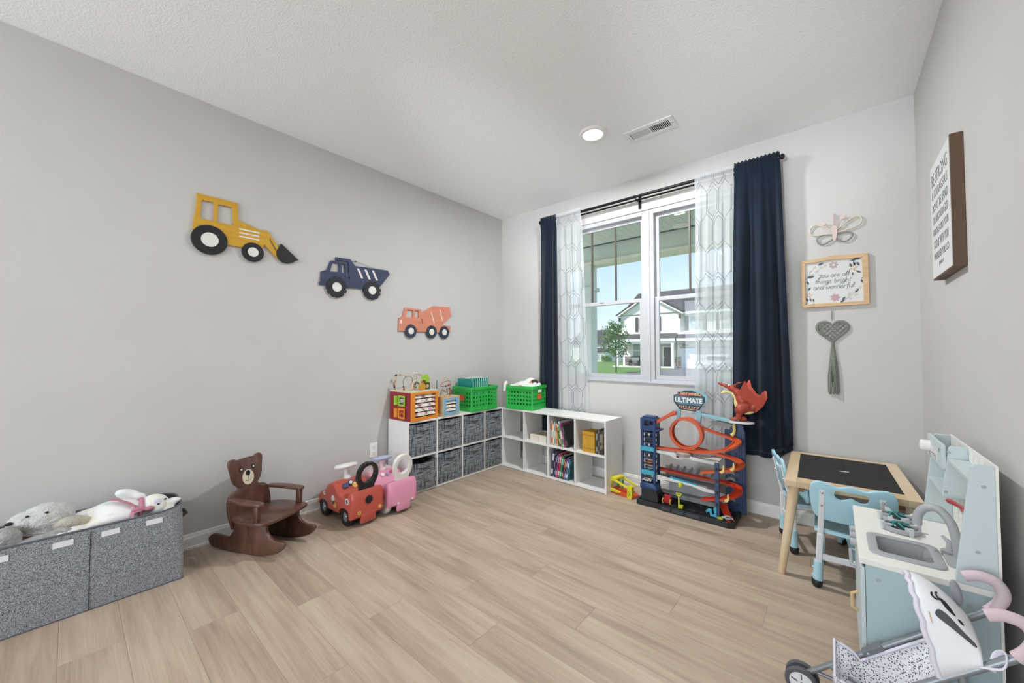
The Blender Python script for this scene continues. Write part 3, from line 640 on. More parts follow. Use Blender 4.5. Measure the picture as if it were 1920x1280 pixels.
# ---- decor right of the window
m_ratt = mat('rattan_cream', 'd9cdb8', .7); m_sage = mat('sage_wrap', '8d9184', .8); m_pink = mat('pale_pink', 'd6c0bc', .8)
bf = thing('butterfly_decoration', 'small rattan butterfly hanging above the framed print', 'wall decoration', (2.98, -.012, 1.99))
def bz(pts, m, r=.0045, nm='wing'): MB().tube([(x, 0, z) for x, z in spline(pts, 6)], r, 8).build(nm, m, bf, smooth=60)
bz([(-.01, -.005), (-.06, .035), (-.105, .05), (-.13, .015), (-.105, -.018), (-.01, -.022)], m_ratt); bz([(.01, -.005), (.06, .04), (.11, .068), (.135, .045), (.12, .008), (.06, -.012), (.01, -.02)], m_ratt)
bz([(-.008, -.03), (-.06, -.024), (-.09, -.045), (-.08, -.08), (-.05, -.085), (-.008, -.06)], m_sage); bz([(.008, -.03), (.07, -.028), (.088, -.055), (.06, -.085), (.03, -.08), (.008, -.055)], m_sage)
MB().prism(spline([(-.013, .02), (.012, .024), (.016, 0), (.008, -.068), (-.006, -.07), (-.012, -.02)], 4, True), -.009, .005, 'xz').build('body', m_pink, bf, bevel=.002)
for s in (0, pi): MB().tube([(.004*cos(k*.9+s)+.0, .004*sin(k*.9+s), .02+k*.0052) for k in range(18)], .0022, 6).build('hanging_cord', m_pink, bf)
for x, z, r in ((-.052, .048, .011), (.045, .072, .014)):
    MB().lathe([(.001, 0), (r, 0), (r, .008), (.001, .008)], 18, T(x, -.004, z) @ Rm(R(90), 'X')).build('antenna_knob', m_pink, bf, bevel=.002, smooth=40)
    MB().tube([(x, 0, z), (x*.25, 0, .02)], .002, 6).build('antenna', m_ratt, bf)
m_fw = mat('pine_frame', 'd9b68c', .6, var=.15, scale=5, stretch=(1, 1, 8)); m_board = mat('print_white', 'd9dad8', .7); m_ink = mat('print_ink', '2a2a2c', .8)
pf = thing('framed_print', 'pine-framed floral print reading You are all things bright and wonderful', 'picture', (2.8, -.001, 1.482))
fw, fh_ = .341, .333
B(.012, fw-.012, -.008, -.004, .012, fh_-.018).build('print', m_board, pf)
for a in ([(0, 0), (fw, 0), (fw-.026, .022), (.022, .022)], [(0, 0), (.022, .022), (.022, fh_-.03), (0, fh_-.012)], [(fw, 0), (fw, fh_-.008), (fw-.03, fh_-.03), (fw-.026, .022)]):
    MB().prism(a, -.02, 0, 'xz').build('frame_bar', m_fw, pf, bevel=.002)
tp = [(0, fh_-.012)]+[(fw*k/16, fh_-.012+.002*k/16*3+.011*math.exp(-((k-8)/3)**2)) for k in range(1, 16)]+[(fw, fh_-.008)]
bt_ = [(fw-.03, fh_-.03)]+[(fw-.03-(fw-.052)*k/14, fh_-.03+.008*math.exp(-((k-7)/2.6)**2)) for k in range(1, 14)]+[(.022, fh_-.03)]
MB().prism(tp+bt_, -.021, 0, 'xz').build('frame_bar', m_fw, pf, bevel=.0015)
GL = {'a': ([[(.75, .9), (.3, 1), (0, .5), (.25, 0), (.65, .3), (.78, .95)], [(.78, 1), (.76, .2), (1, .05)]], 1), 'b': ([[(.15, 2), (.08, .3), (.4, 0), (.75, .45), (.5, .95), (.12, .6)]], .95),
 'd': ([[(.75, .85), (.3, 1), (0, .5), (.25, 0), (.7, .35), (.85, 1.9)], [(.85, 1.9), (.78, .2), (1, .05)]], 1), 'e': ([[(.05, .45), (.7, .6), (.45, 1), (.05, .55), (.2, .05), (.5, 0), (.85, .3)]], .9),
 'f': ([[(.8, 1.75), (.55, 2), (.38, 1.4), (.3, -.6)], [(.05, .95), (.7, 1)]], .75), 'g': ([[(.75, .9), (.3, 1), (0, .5), (.3, .05), (.7, .4)], [(.8, 1), (.74, -.5), (.35, -.85), (.1, -.5), (.95, .15)]], 1),
 'h': ([[(.1, 2), (.05, 0)], [(.07, .5), (.45, 1), (.68, .65), (.7, .15), (.9, .02)]], .95), 'i': ([[(.1, 1), (.1, .15), (.32, .02)], [(.1, 1.42), (.18, 1.52)]], .48), 'l': ([[(.02, .3), (.35, 1.7), (.2, 2), (.1, 1), (.14, .15), (.38, .02)]], .52),
 'n': ([[(.1, 1), (.08, 0)], [(.08, .5), (.42, 1), (.66, .65), (.68, .15), (.9, .02)]], .95), 'o': ([[(.4, 1), (.02, .55), (.35, 0), (.75, .45), (.45, 1), (.95, .88)]], .95), 'r': ([[(.1, 1), (.08, 0)], [(.08, .45), (.3, .95), (.65, .92)]], .7),
 's': ([[(.65, .85), (.3, 1), (.12, .7), (.55, .35), (.4, 0), (0, .12)]], .78), 't': ([[(.25, 1.75), (.2, .2), (.45, .02)], [(0, 1.15), (.58, 1.2)]], .62), 'u': ([[(.05, 1), (.1, .2), (.4, 0), (.7, .45)], [(.75, 1), (.72, .2), (.95, .02)]], .97),
 'w': ([[(.05, 1), (.2, .05), (.5, .75), (.78, .05), (1, 1)]], 1.15), 'Y': ([[(0, 1.7), (.12, 1.1), (.45, .95), (.75, 1.3)], [(.82, 1.75), (.66, .2), (.3, -.5), (.05, -.2), (.55, .25)]], 1.02), ' ': ([], .6)}
def script(txt, x, z, h, parent, m, y=-.0088):
    wd = sum(GL[c][1] for c in txt)*h; x -= wd/2; b = MB()
    for c in txt:
        st, ad = GL[c]
        for s in st:
            s = [(a, 1+(d-1)*.7 if d > 1 else d*.7 if d < 0 else d) for a, d in s]; q = spline(s, 4); b.tube([(x+(a+.18*d)*h, y, z+d*h) for a, d in q], .0016, 6, flat=.3)
        x += ad*h
    b.build('lettering', m, parent)
script('You are all', .17, .196, .0182, pf, m_ink); script('things bright', .165, .157, .0182, pf, m_ink); script('and wonderful', .168, .118, .0182, pf, m_ink)
m_fl1 = mat('print_mauve', 'b8a2a6', .8); m_fl2 = mat('print_rose', 'c49aa4', .8); m_fl3 = mat('print_peach', 'cf9a6c', .8); m_fl4 = mat('print_slate', '5c6670', .8)
def flower(x, z, r, n, m, mc, k=.55):
    pts = [(x+r*(1-k*.35+k*.35*cos(n*a))*cos(a), z+r*(1-k*.35+k*.35*cos(n*a))*sin(a)) for a in [2*pi*i/(n*8) for i in range(n*8)]]
    f = MB().prism(pts, -.0088, -.0078, 'xz').build('flower', m, pf); MB().prism(circ(x, z, r*.3, 10), -.0092, -.0086, 'xz').build('flower_centre', mc, f)
flower(.172, .275, .026, 7, m_fl1, m_board); flower(.176, .057, .028, 7, m_fl2, m_fl1)
flower(.268, .245, .027, 5, m_fl3, m_board, 1.6); flower(.04, .085, .02, 5, m_fl3, m_board, 1.6)
for x, z in ((.075, .272), (.105, .268), (.128, .282), (.05, .245), (.085, .243), (.248, .075), (.28, .095), (.3, .112), (.25, .043), (.28, .066)): flower(x, z, .009, 5, m_fl3, m_board, 1.6)
def leaf(x, z, a, l): 
    c, s = cos(R(a)), sin(R(a)); P = [(0, 0), (.35, .2), (.7, .18), (1, 0), (.7, -.18), (.35, -.2)]
    MB().prism([(x+(u*c-v*s)*l, z+(u*s+v*c)*l) for u, v in P], -.0088, -.0078, 'xz').build('leaf', m_fl4, pf)
for q in ((.09, .283, 25, .035), (.03, .205, 12, .045), (.03, .185, -70, .03), (.035, .115, 60, .03), (.035, .04, 110, .03), (.05, .04, 100, .028), (.065, .035, 95, .026), (.03, .025, 170, .02), (.05, .022, -15, .035), (.255, .29, 10, .03), (.27, .3, -5, .035), (.25, .275, -60, .03), (.27, .285, -75, .03), (.285, .28, -65, .032), (.28, .222, -30, .03), (.266, .215, -95, .022), (.305, .165, -75, .028), (.305, .17, 10, .02), (.21, .035, 55, .03), (.275, .08, 55, .03), (.2, .02, 40, .03)): leaf(*q)
for p in ([(.024, .19), (.06, .225), (.1, .255), (.14, .278)], [(.024, .188), (.05, .24), (.075, .272)], [(.19, .016), (.24, .05), (.3, .11)], [(.2, .02), (.23, .04), (.25, .075)]): MB().tube([(a, -.0085, b) for a, b in spline(p, 4)], .0007, 4, flat=.4).build('stem', m_fl4, pf)
m_mac = mat('sage_cotton', '8e9286', .9, var=.25, scale=90, bump=.5, bscale=400)
hm = thing('macrame_heart', 'sage green macrame heart with long tassel below the print', 'wall hanging', (2.957, -.008, 1.23))
def hp(t): return (.0052*16*sin(t)**3, .0052*(13*cos(t)-5*cos(2*t)-2*cos(3*t)-cos(4*t))+.092)
hpts = [hp(2*pi*k/48) for k in range(48)]
for s in (1, .93): MB().tube([(x*s, -.002*(1-s)*10, (z-.09)*s+.09) for x, z in hpts], .0048, 8, closed=True).build('heart_cord', m_mac, hm, smooth=60)
net = MB()
def inside(x, z):
    c = False
    for (x1, z1), (x2, z2) in zip(hpts, hpts[1:]+hpts[:1]):
        if (z1 > z) != (z2 > z) and x < (x2-x1)*(z-z1)/(z2-z1)+x1: c = not c
    return c
for d in (1, -1):
    for k in range(-8, 15):
        seg_ = []
        for j in range(80):
            x = -.09+j*.18/79; z = d*x*1.15+k*.03
            if inside(x, z): seg_.append((x, .003*sin(j*.9+d), z))
            elif len(seg_) > 3: net.tube(seg_, .0034, 6); seg_ = []
            else: seg_ = []
        if len(seg_) > 3: net.tube(seg_, .0034, 6)
net.build('knotted_net', m_mac, hm, smooth=60)
MB().tube([(0, 0, .158), (.001, .003, .222)], .0018, 6).build('hanging_cord', mat('twine_dark', '5c5e58', .9), hm)
MB().tube([(0, 0, .02), (0, 0, -.02)], [.009, .0095], 10).build('binding', m_mac, hm, smooth=50)
for k in range(26):
    a = 2*pi*k/26; r0 = .006; r1 = .02+.009*rnd.random(); zb = -.315-.02*rnd.random()
    MB().tube([(r0*cos(a), r0*.5*sin(a), -.01), (r1*.7*cos(a), r1*.4*sin(a)-.002, -.12), (r1*.95*cos(a)+.003*sin(k), r1*.45*sin(a)-.002, -.22), (r1*cos(a+.2), r1*.45*sin(a)-.002, zb)], .0031, 6).build('tassel_strand', m_mac, hm, smooth=60)
m_wal = mat('walnut_edge', '6e543c', .6, var=.4, scale=6, stretch=(1, 1, .15), detail=6); m_sgn = mat('sign_white', 'dcdcdc', .6); m_let = mat('sign_grey', '6e7073', .7)
sg = thing('wall_sign', 'white lettered box sign with brown wood edges on the right wall', 'sign', (RW-.0005, -.875, 1.51))
B(-.036, 0, -.195, .195, 0, .525).build('box', m_wal, sg, bevel=.0015)
B(-.0375, -.0355, -.189, .189, .006, .519).build('face', m_sgn, sg)
SM = lambda z, y=0: MX(((0, 0, -1, -.0377), (-1, 0, 0, y), (0, 1, 0, z), (0, 0, 0, 1)))
for tx, z, s, sx_ in (('BE STRONG', .445, .082, .72), ('& COURAGEOUS', .378, .056, .72), ('DO NOT BE AFRAID', .318, .056, .60), ('OR DISCOURAGED', .262, .052, .66), ('FOR THE LORD YOUR', .207, .045, .68), ('GOD IS WITH YOU', .15, .054, .62), ('WHEREVER YOU GO', .096, .045, .70), ('JOSHUA 1:9', .056, .022, .8)):
    text_mb(tx, s, SM(z), .0004, sx=sx_).build('lettering', m_let, sg)
# ================================================================== FABRIC TOY BASKET AND PLUSH TOYS
m_hea = weave_mat('grey_heather', '43464d', 'bcbfc4', 900, aniso=5, thr=(.46, .62)); m_lin = mat('dark_lining', '3c3e42', .9); m_bind = mat('rim_binding', '5a5d62', .85)
m_velc = mat('velcro_white', 'e4e5ea', .7)
bs = thing('toy_basket', 'long grey heathered fabric toy basket full of plush toys', 'basket', (.03, -2.885, 0))
LX, LY, HZ = .325, .965, .372
def ring(z, ins=0):
    t = z/HZ; r = .012+.085*t**2; bul = .006*sin(pi*min(1, t))
    return [(x, y) for x, y in rrect(ins-bul*.3, LX-ins+bul, -LY+ins, -ins+.003, max(.008, r-ins*.5), 6)]
NR = len(ring(0)); lv = [0, .01, .06, .14, .22, .3, .35, HZ]
def sagz(z, x, y): return z-(.012*sin(pi*max(0, min(1, -y/.65))) if z > .3 and x > .2 else 0)
def shell(ins, flip=False, cap=True):
    b = MB(); vs = [(x, y, sagz(z, x, y) if z == HZ else z) for z in lv for x, y in ring(z, ins)]
    fs = [(i*NR+k, i*NR+(k+1) % NR, (i+1)*NR+(k+1) % NR, (i+1)*NR+k) for i in range(len(lv)-1) for k in range(NR)]
    if cap: fs.append(tuple(range(NR)))
    return b.add(vs, fs)
shell(0).build('shell', m_hea, bs, smooth=40)
b = MB(); vs = [(x, y, (sagz(z, x, y) if z == HZ else z)+(.006 if z < .02 else 0)) for z in lv for x, y in ring(z, .007)]
b.add(vs, [(i*NR+k, i*NR+(k+1) % NR, (i+1)*NR+(k+1) % NR, (i+1)*NR+k) for i in range(len(lv)-1) for k in range(NR)]+[tuple(range(NR))]); b.build('lining', m_lin, bs, smooth=40)
MB().tube([(x, y, sagz(HZ, x, y)) for x, y in ring(HZ, .0035)], .0052, 8, closed=True).build('rim_binding', m_bind, bs, smooth=60)
MB().tube([(x+.001, y, .003) for x, y in ring(0)], .0025, 6, closed=True).build('base_piping', m_bind, bs)
for y in (-.329, -.648): B(LX-.002, LX+.0065, y-.0011, y+.0011, .004, .355).build('fold_seam', m_lin, bs)
for y in (-.115, -.265, -.41, -.585, -.75): B(LX-.002, LX+.0055, y-.03, y+.03, .318, .342).build('velcro_tab', m_velc, bs)
MB().tube([(.1, .003, .27), (.11, .03, .285), (.14, .036, .275), (.17, .03, .285), (.18, .003, .27)], .009, 8).build('rope_handle', mat('rope_black', '2b2c30', .8), bs, smooth=60)

m_rab = mat('pastel_plush', 'f1eeee', .95, bump=.4, bscale=220, sheen=.6)
n = m_rab.node_tree; p = n.nodes['Principled BSDF']; tcn = n.nodes.new('ShaderNodeTexCoord'); zz = n.nodes.new('ShaderNodeTexNoise'); zz.inputs['Scale'].default_value = 11; zz.inputs['Detail'].default_value = 1
rr = n.nodes.new('ShaderNodeValToRGB'); E = rr.color_ramp.elements
E[0].position = .30; E[0].color = (*srgb('d5e6dd'), 1); E[1].position = .36; E[1].color = (*srgb('f3f1f1'), 1)
for ps, c in ((.58, 'f3f1f1'), (.63, 'efe6cf'), (.68, 'f1eeee'), (.72, 'd3d3de')): q = E.new(ps); q.color = (*srgb(c), 1)
n.links.new(tcn.outputs['Object'], zz.inputs[0]); n.links.new(zz.outputs[0], rr.inputs[0]); n.links.new(rr.outputs[0], p.inputs['Base Color'])
m_rib = mat('rose_ribbon', 'bc7f8d', .6); m_eye = mat('bead_black', '141416', .3)
pb = thing('plush_bunny', 'pastel tie-dye plush bunny with pink ribbon lying in the basket', 'plush toy', (.2, -3.112, .316))
blob('body', [((-.01, -.02, .03), (.09, .13, .085)), ((0, -.11, .03), (.075, .1, .07), (12, 0, 0)), ((.02, .06, .04), (.055, .06, .05)), ((.07, -.17, .02), (.045, .095, .04), (0, 0, 12)), ((-.06, -.16, .03), (.04, .1, .04)), ((.075, -.02, .045), (.032, .09, .032), (0, 0, 8)),
    ((-.07, .0, .06), (.03, .08, .03), (0, 0, -15)), ((.02, .12, .06), (.058, .066, .052)), ((.045, .135, .045), (.04, .04, .035))], m_rab, pb, .007)
blob('ear', [((-.04, .03, .125), (.022, .055, .026), (-25, 0, 10)), ((-.03, .07, .105), (.017, .035, .02), (-25, 0, 0))], m_rab, pb, .006)
blob('ear', [((.03, .185, .055), (.03, .05, .02), (8, 0, 0)), ((.055, .16, .035), (.03, .045, .018), (0, 30, 0))], m_rab, pb, .006)
MB().torus((.02, .068, .05), .052, .011, 24, 8, Rm(R(80), 'X'), 1, .95).build('ribbon_collar', m_rib, pb, smooth=60)
MB().tube([(.07, .075, .06), (.05, .03, .10), (.03, -.01, .125), (.02, -.035, .13)], .013, 8, flat=.25).build('ribbon_tail', m_rib, pb, smooth=60)
MB().tube([(.072, .07, .06), (.09, .035, .06), (.098, .03, .035), (.1, .025, .02)], .017, 8, flat=.25).build('ribbon_tail', m_rib, pb, smooth=60)
blob('bow', [((.075, .075, .065), (.012, .012, .012)), ((.078, .1, .06), (.012, .022, .014)), ((.078, .052, .068), (.012, .02, .014))], m_rib, pb, .004)
MB().ball((.074, .135, .072), (.004, .007, .004), 8).build('eye', m_eye, pb); MB().ball((.055, .165, .085), (.004, .007, .004), 8).build('eye', m_eye, pb)
m_fur = mat('grey_white_fur', 'dcdbd8', .95, var=.2, scale=40, bump=.9, bscale=160, sheen=.5); m_fur2 = mat('grey_fur', 'b9b8b6', .95, var=.25, scale=50, bump=.9, bscale=160)
pd = thing('plush_puppy', 'fluffy white-grey plush puppy with dark red scarf in the basket', 'plush toy', (.175, -3.345, .318))
blob('body', [((0, -.1, -.02), (.1, .12, .09)), ((0, 0, .05), (.08, .09, .08)), ((.02, .0, .10), (.07, .085, .062)), ((.025, -.055, .10), (.05, .06, .045)), ((.0, -.14, .02), (.08, .1, .06))], m_fur, pd, .006, fuzz=.005)
blob('ear', [((.07, .06, .07), (.035, .06, .03), (0, 0, -20)), ((.07, .1, .06), (.03, .045, .025))], mat('cream_fur', 'd9cdb4', .95, bump=.9, bscale=160, col2='b9b4ac', scale=20), pd, .006, fuzz=.003)
blob('paw', [((.09, -.115, .06), (.036, .05, .05)), ((.1, -.1, .02), (.03, .04, .05))], m_fur2, pd, .005, fuzz=.004)
blob('arm', [((.11, -.035, .02), (.035, .085, .03), (10, 0, 0)), ((.1, .05, .035), (.03, .05, .025), (-10, 0, 0))], m_fur2, pd, .005, fuzz=.004)
blob('paw', [((.12, -.16, .015), (.03, .05, .03))], m_fur2, pd, .005, fuzz=.004)
for q in ((.072, -.055, .135), (.08, .0, .138)): MB().ball(q, (.006, .006, .005), 8).build('eye', m_eye, pd)
MB().ball((.06, -.105, .115), (.009, .012, .008), 8).build('nose', m_eye, pd)
MB().tube([(.02, -.075, .03), (.09, -.05, .045), (.1, -.09, .05), (.06, -.16, .065), (.0, -.2, .07)], [.012, .016, .018, .03, .03], 8, flat=.4).build('scarf', mat('maroon_knit', '57202a', .9), pd, smooth=60)

# ================================================================== BEAR ROCKING CHAIR
m_wood = mat('dark_walnut_stain', '6a4535', .35, var=.55, scale=26, stretch=(1, 1, .22), detail=7, coat=.25, bump=.05, bscale=40, lo=.3, hi=.7)
m_edge = mat('worn_edge', '7c5a48', .4)
bc = thing('bear_rocking_chair', 'dark wooden child rocking chair with a bear face backrest', 'chair', (.351, -2.4605, 0), R(25.4))
RK = [(-.364, .061), (-.357, .031), (-.332, .014), (-.27, .008), (-.169, .001), (-.07, 0), (.025, .004), (.107, .02), (.168, .045), (.195, .075), (.198, .094), (.179, .101), (.13, .103), (.092, .12), (.07, .148), (.065, .195), (-.165, .195), (-.169, .13), (-.198, .092), (-.232, .083), (-.307, .089), (-.341, .082)]
for y in (-.122, .104): MB().prism(spline([(a, b) for a, b in RK[:15]], 3)[:-1]+RK[14:17]+spline(RK[17:]+RK[:1], 3)[:-1], y, y+.018, 'xz').build('rocker', m_wood, bc, bevel=.003, smooth=45)
SE = [(-.185, -.13), (-.1, -.166), (.0, -.176), (.07, -.168), (.103, -.135), (.118, 0), (.103, .135), (.07, .168), (0, .176), (-.1, .166), (-.185, .13)]
MB().prism(spline(SE, 4), .192, .210, 'xy').build('seat', m_wood, bc, bevel=.004, smooth=45)
lean = T(-.178, 0, .13) @ Rm(R(-9), 'Y')
half = [(0, .392), (.035, .39), (.058, .388), (.074, .399), (.093, .4), (.108, .389), (.113, .368), (.108, .345), (.103, .318), (.1, .285), (.087, .25), (.062, .222), (.07, .212), (.1, .206), (.125, .19), (.138, .155), (.142, .1), (.132, .04), (.125, .0)]
full = [(y, z) for y, z in half]+[(-y, z) for y, z in reversed(half[1:])]
bk = MB().prism(full, -.009, .009, 'yz', m=lean).build('backrest', m_wood, bc, bevel=.003, smooth=45)
fx = .0095
MB().prism([(.038*cos(a), .27+.047*sin(a)*(1 if sin(a) > 0 else .95)) for a in [2*pi*k/30 for k in range(30)]], fx, fx+.0015, 'yz', m=lean).build('muzzle', mat('cream_paint', 'e3d5bf', .6), bk)
MB().prism(circ(0, .296, .0145, 18, .0165), fx+.001, fx+.0028, 'yz', m=lean).build('nose', m_blk, bk)
MB().tube([lean @ V((fx+.0018, a, b)) for a, b in [(0, .279), (0, .258), (-.0, .254)]], .0012, 5).build('mouth_line', m_blk, bk)
MB().tube([lean @ V((fx+.0018, a, b)) for a, b in spline([(-.02, .256), (-.008, .249), (.01, .25), (.022, .259)], 4)], .0012, 5).build('mouth_line', m_blk, bk)
for y in (-.04, .04):
    MB().prism(circ(y, .325, .0135, 16), fx, fx+.001, 'yz', m=lean).build('eye', m_blk, bk); MB().prism(circ(y+.001, .326, .006, 12), fx+.0008, fx+.0018, 'yz', m=lean).build('eye_highlight', m_ecru, bk)
for s in (-1, 1):
    arm = [(-.185, s*.115), (-.18, s*.15), (-.08, s*.172), (.03, s*.168), (.065, s*.158), (.068, s*.132), (.03, s*.122), (-.1, s*.118)]
    MB().prism(spline(arm, 4, True), .298, .316, 'xy').build('armrest', m_wood, bc, bevel=.004, smooth=45)
    B(.018, .05, s*.15-.013, s*.15+.013, .209, .299).build('arm_post', m_wood, bc, bevel=.004, smooth=45)

# ================================================================== RIDE-ON CARS
def ride_on(label, loc, rz, m_body, m_wh, m_hub, m_back, m_steer, m_col, deco):
    t = thing('ride_on_car', label, 'ride-on toy', loc, rz, group='ride-on cars')
    def arch(cx, r): return [(cx-r*cos(a), .062+r*sin(a)) for a in [R(8)+k*R(164)/8 for k in range(9)]]
    prof = [(.0, .085), (.0, .14), (.03, .165), (.1, .185), (.135, .235), (.2, .262), (.245, .25), (.275, .205), (.33, .192), (.40, .2), (.425, .235), (.455, .24), (.475, .21), (.478, .075), (.46, .06)]
    poly = prof+[(.44, .06)]+list(reversed(arch(.375, .075)))[0:9]+list(reversed(arch(.085, .075)))
    sl_ = [(-.12, .034), (-.1185, .022), (-.114, .012), (-.106, .005), (-.094, .001), (-.08, 0)]; sl_ += [(-y, d) for y, d in reversed(sl_)]
    bb_ = MB(); nP = len(poly); vs_ = []
    for y, d in sl_:
        for x, z in poly:
            k = min(1, max(0, (z-.1)/.06)); e = min(1, max(0, (z-.02)/.06))
            vs_.append((x+d*.55*e*(1 if x < .1 else -1 if x > .43 else 0), y, z-d*.75*k))
    fs_ = [(i*nP+k, i*nP+(k+1) % nP, (i+1)*nP+(k+1) % nP, (i+1)*nP+k) for i in range(len(sl_)-1) for k in range(nP)]
    tri = tessellate_polygon([[V((a, b, 0)) for a, b in poly]]); fs_ += [tuple(q) for q in tri]+[tuple(i+(len(sl_)-1)*nP for i in reversed(q)) for q in tri]
    bb_.add(vs_, fs_).build('body', m_body, t, smooth=50)
    B(.455, .4785, -.055, .055, .022, .09).build('rear_apron', m_body, t, bevel=.006, smooth=50)
    MB().prism([(.02, .05), (.44, .05), (.44, .07), (.02, .07)], -.085, .085, 'xz').build('chassis', mat('chassis_dark', '5a2a24', .7), t)
    for x in (.085, .375):
        for s in (-1, 1):
            mm = T(x, s*.095, .062) @ Rm(R(-90*s), 'X')
            w = MB().lathe([(.03, -.022), (.056, -.02), (.062, -.012), (.062, .012), (.056, .02), (.034, .022), (.032, .016)], 28, mm).build('wheel', m_wh, t, smooth=40)
            h = MB().lathe([(.001, .02), (.012, .021), (.014, .017), (.032, .017), (.033, .012), (.001, .012)], 20, mm).build('hubcap', m_hub, w, smooth=40)
    # oval push handle / backrest
    L_ = T(.435, 0, .215) @ Rm(R(8), 'Y')
    outer = [(.05, 0), (.054, .045), (.072, .085), (.078, .125), (.066, .172), (.04, .2), (0, .21)]; outer = [(y, z) for y, z in outer]+[(-y, z) for y, z in reversed(outer[:-1])]
    outer = [(-.05, 0), (.05, 0)]+spline(outer[1:], 4)[0:]
    outer = outer[0:2]+[q for q in outer[2:]]
    hole = circ(0, .128, .053, 24, .06)
    MB().prism(outer, -.014, .014, 'yz', [hole], m=L_).build('backrest', m_back, t, bevel=.007, seg=3, smooth=60)
    # steering wheel
    S_ = T(.175, 0, .345) @ Rm(R(-12), 'Y')
    MB().lathe([(.022, -.1), (.028, -.085), (.02, -.07), (.02, -.012), (.024, -.004)], 16, S_).build('steering_column', m_col, t, smooth=40)
    sw = MB().torus((0, 0, 0), .066, .0135, 32, 10).build('steering_wheel', m_steer, t, smooth=60); sw.matrix_local = S_
    MB().lathe([(.001, -.012), (.03, -.01), (.034, .0), (.026, .01), (.001, .012)], 20).build('horn_pad', m_steer, sw, smooth=40)
    for k in range(3): MB().bar((0, 0, 0), (.06*cos(R(90+120*k)), .06*sin(R(90+120*k)), 0), .018, .008).build('spoke', m_steer, sw, bevel=.002)
    deco(t); return t
m_red = mat('tomato_plastic', 'b95244', .28, spec=.5); m_tyre = mat('black_rubber', '151517', .4); m_chr = mat('silver_hub', 'aeb4ba', .25, metal=.8)
m_bplast = mat('black_plastic', '161618', .22); m_wpl = mat('white_plastic', 'e8e4de', .35); m_lemon = mat('sticker_yellow', 'e2b75c', .5); m_stw = mat('sticker_white', 'e8e4d8', .5); m_stb = mat('sticker_navy', '3a4670', .5)
def cogpts(r, n): return [(r*q*cos(2*pi*(k+f)/n), r*q*sin(2*pi*(k+f)/n)) for k in range(n) for f, q in ((0, 1), (.45, 1), (.5, .78), (.95, .78))]
def deco_red(t):
    def rear(y, z, pts, m, nm): MB().prism([(y+a, z+b) for a, b in pts], .4775, .4795, 'yz').build(nm, m, t)
    rear(.0, .172, cogpts(.03, 9), m_blk, 'cog_sticker'); rear(-.07, .1, circ(0, 0, .013, 16), m_lemon, 'tail_light'); rear(.085, .1, circ(0, 0, .013, 16), m_lemon, 'tail_light')
    rear(-.07, .1, circ(0, 0, .007, 12), mat('sticker_amber', 'c98f3c', .5), 'tail_light_centre')
    def side(x, z, pts, m, nm): MB().prism([(x+a, z+b) for a, b in pts], -.1218, -.119, 'xz').build(nm, m, t)
    side(.41, .175, circ(0, 0, .02, 18), m_stw, 'side_sticker'); MB().prism([(.41+a, .175+b) for a, b in cogpts(.015, 8)], -.123, -.121, 'xz').build('cog_sticker', m_stb, t)
    side(.225, .155, cogpts(.024, 9), m_stw, 'cog_sticker'); side(.25, .115, cogpts(.02, 8), m_lemon, 'cog_sticker'); side(.235, .13, circ(0, 0, .014, 12), m_blk, 'side_sticker')
    # dashboard dials on the sloping hood
    D = T(.265, 0, .235) @ Rm(R(62), 'Y')
    def dash(x, y, pts, m, nm, h=.004): MB().prism([(x+a, y+b) for a, b in pts], -.004, h, 'xy', m=D).build(nm, m, t)
    dash(0, -.05, rrect(-.016, .016, -.02, .02, .005), m_stb, 'dash_sticker'); dash(-.012, -.012, circ(0, 0, .018, 18), m_stb, 'dial'); dash(-.012, -.012, circ(0, 0, .011, 14), m_stw, 'dial_face', .006)
    dash(-.014, .04, circ(0, 0, .018, 18), m_stb, 'dial'); dash(-.014, .04, circ(0, 0, .011, 14), m_stw, 'dial_face', .006); dash(.012, .018, cogpts(.023, 10), m_lemon, 'cog_sticker', .003)
    side(.1, .165, circ(0, 0, .013, 14), m_stw, 'side_sticker'); side(.1, .165, circ(.004, .002, .006, 10), m_blk, 'side_sticker')
ride_on('red ride-on car with black oval backrest and black wheels', (.045, -1.965, 0), R(3), m_red, m_tyre, m_chr, m_bplast, m_wpl, mat('pale_column', 'd8d4d0', .4), deco_red)
m_pk = mat('pink_plastic', 'dd93ad', .3); m_pk2 = mat('pale_pink_plastic', 'e2c3c6', .35)
def deco_pink(t):
    for y in (-.05, .07):
        MB().prism([(y+a, .085+b) for a, b in circ(0, 0, .008, 12)], .4775, .4795, 'yz').build('rear_light', m_stw, t)
    B(.03, .2, -.1, .1, .2, .262).build('hood_panel', m_pk2, t, bevel=.015, smooth=50)
    D = T(.255, 0, .243) @ Rm(R(55), 'Y')
    for x, y, r, m in ((0, -.04, .014, m_stw), (.004, .0, .012, mat('sticker_lilac', '8f86b8', .5)), (-.01, .035, .012, mat('sticker_rose', 'c8506e', .5)), (.01, .06, .011, m_stw)): MB().prism([(x+a, y+b) for a, b in circ(0, 0, r, 14)], -.002, .004, 'xy', m=D).build('dash_sticker', m, t)
ride_on('pink ride-on car with white oval backrest beside the shelf', (.06, -1.68, 0), R(1), m_pk, m_wpl, m_wpl, m_wpl, mat('lavender_plastic', 'a9b1cc', .35), m_pk2, deco_pink)

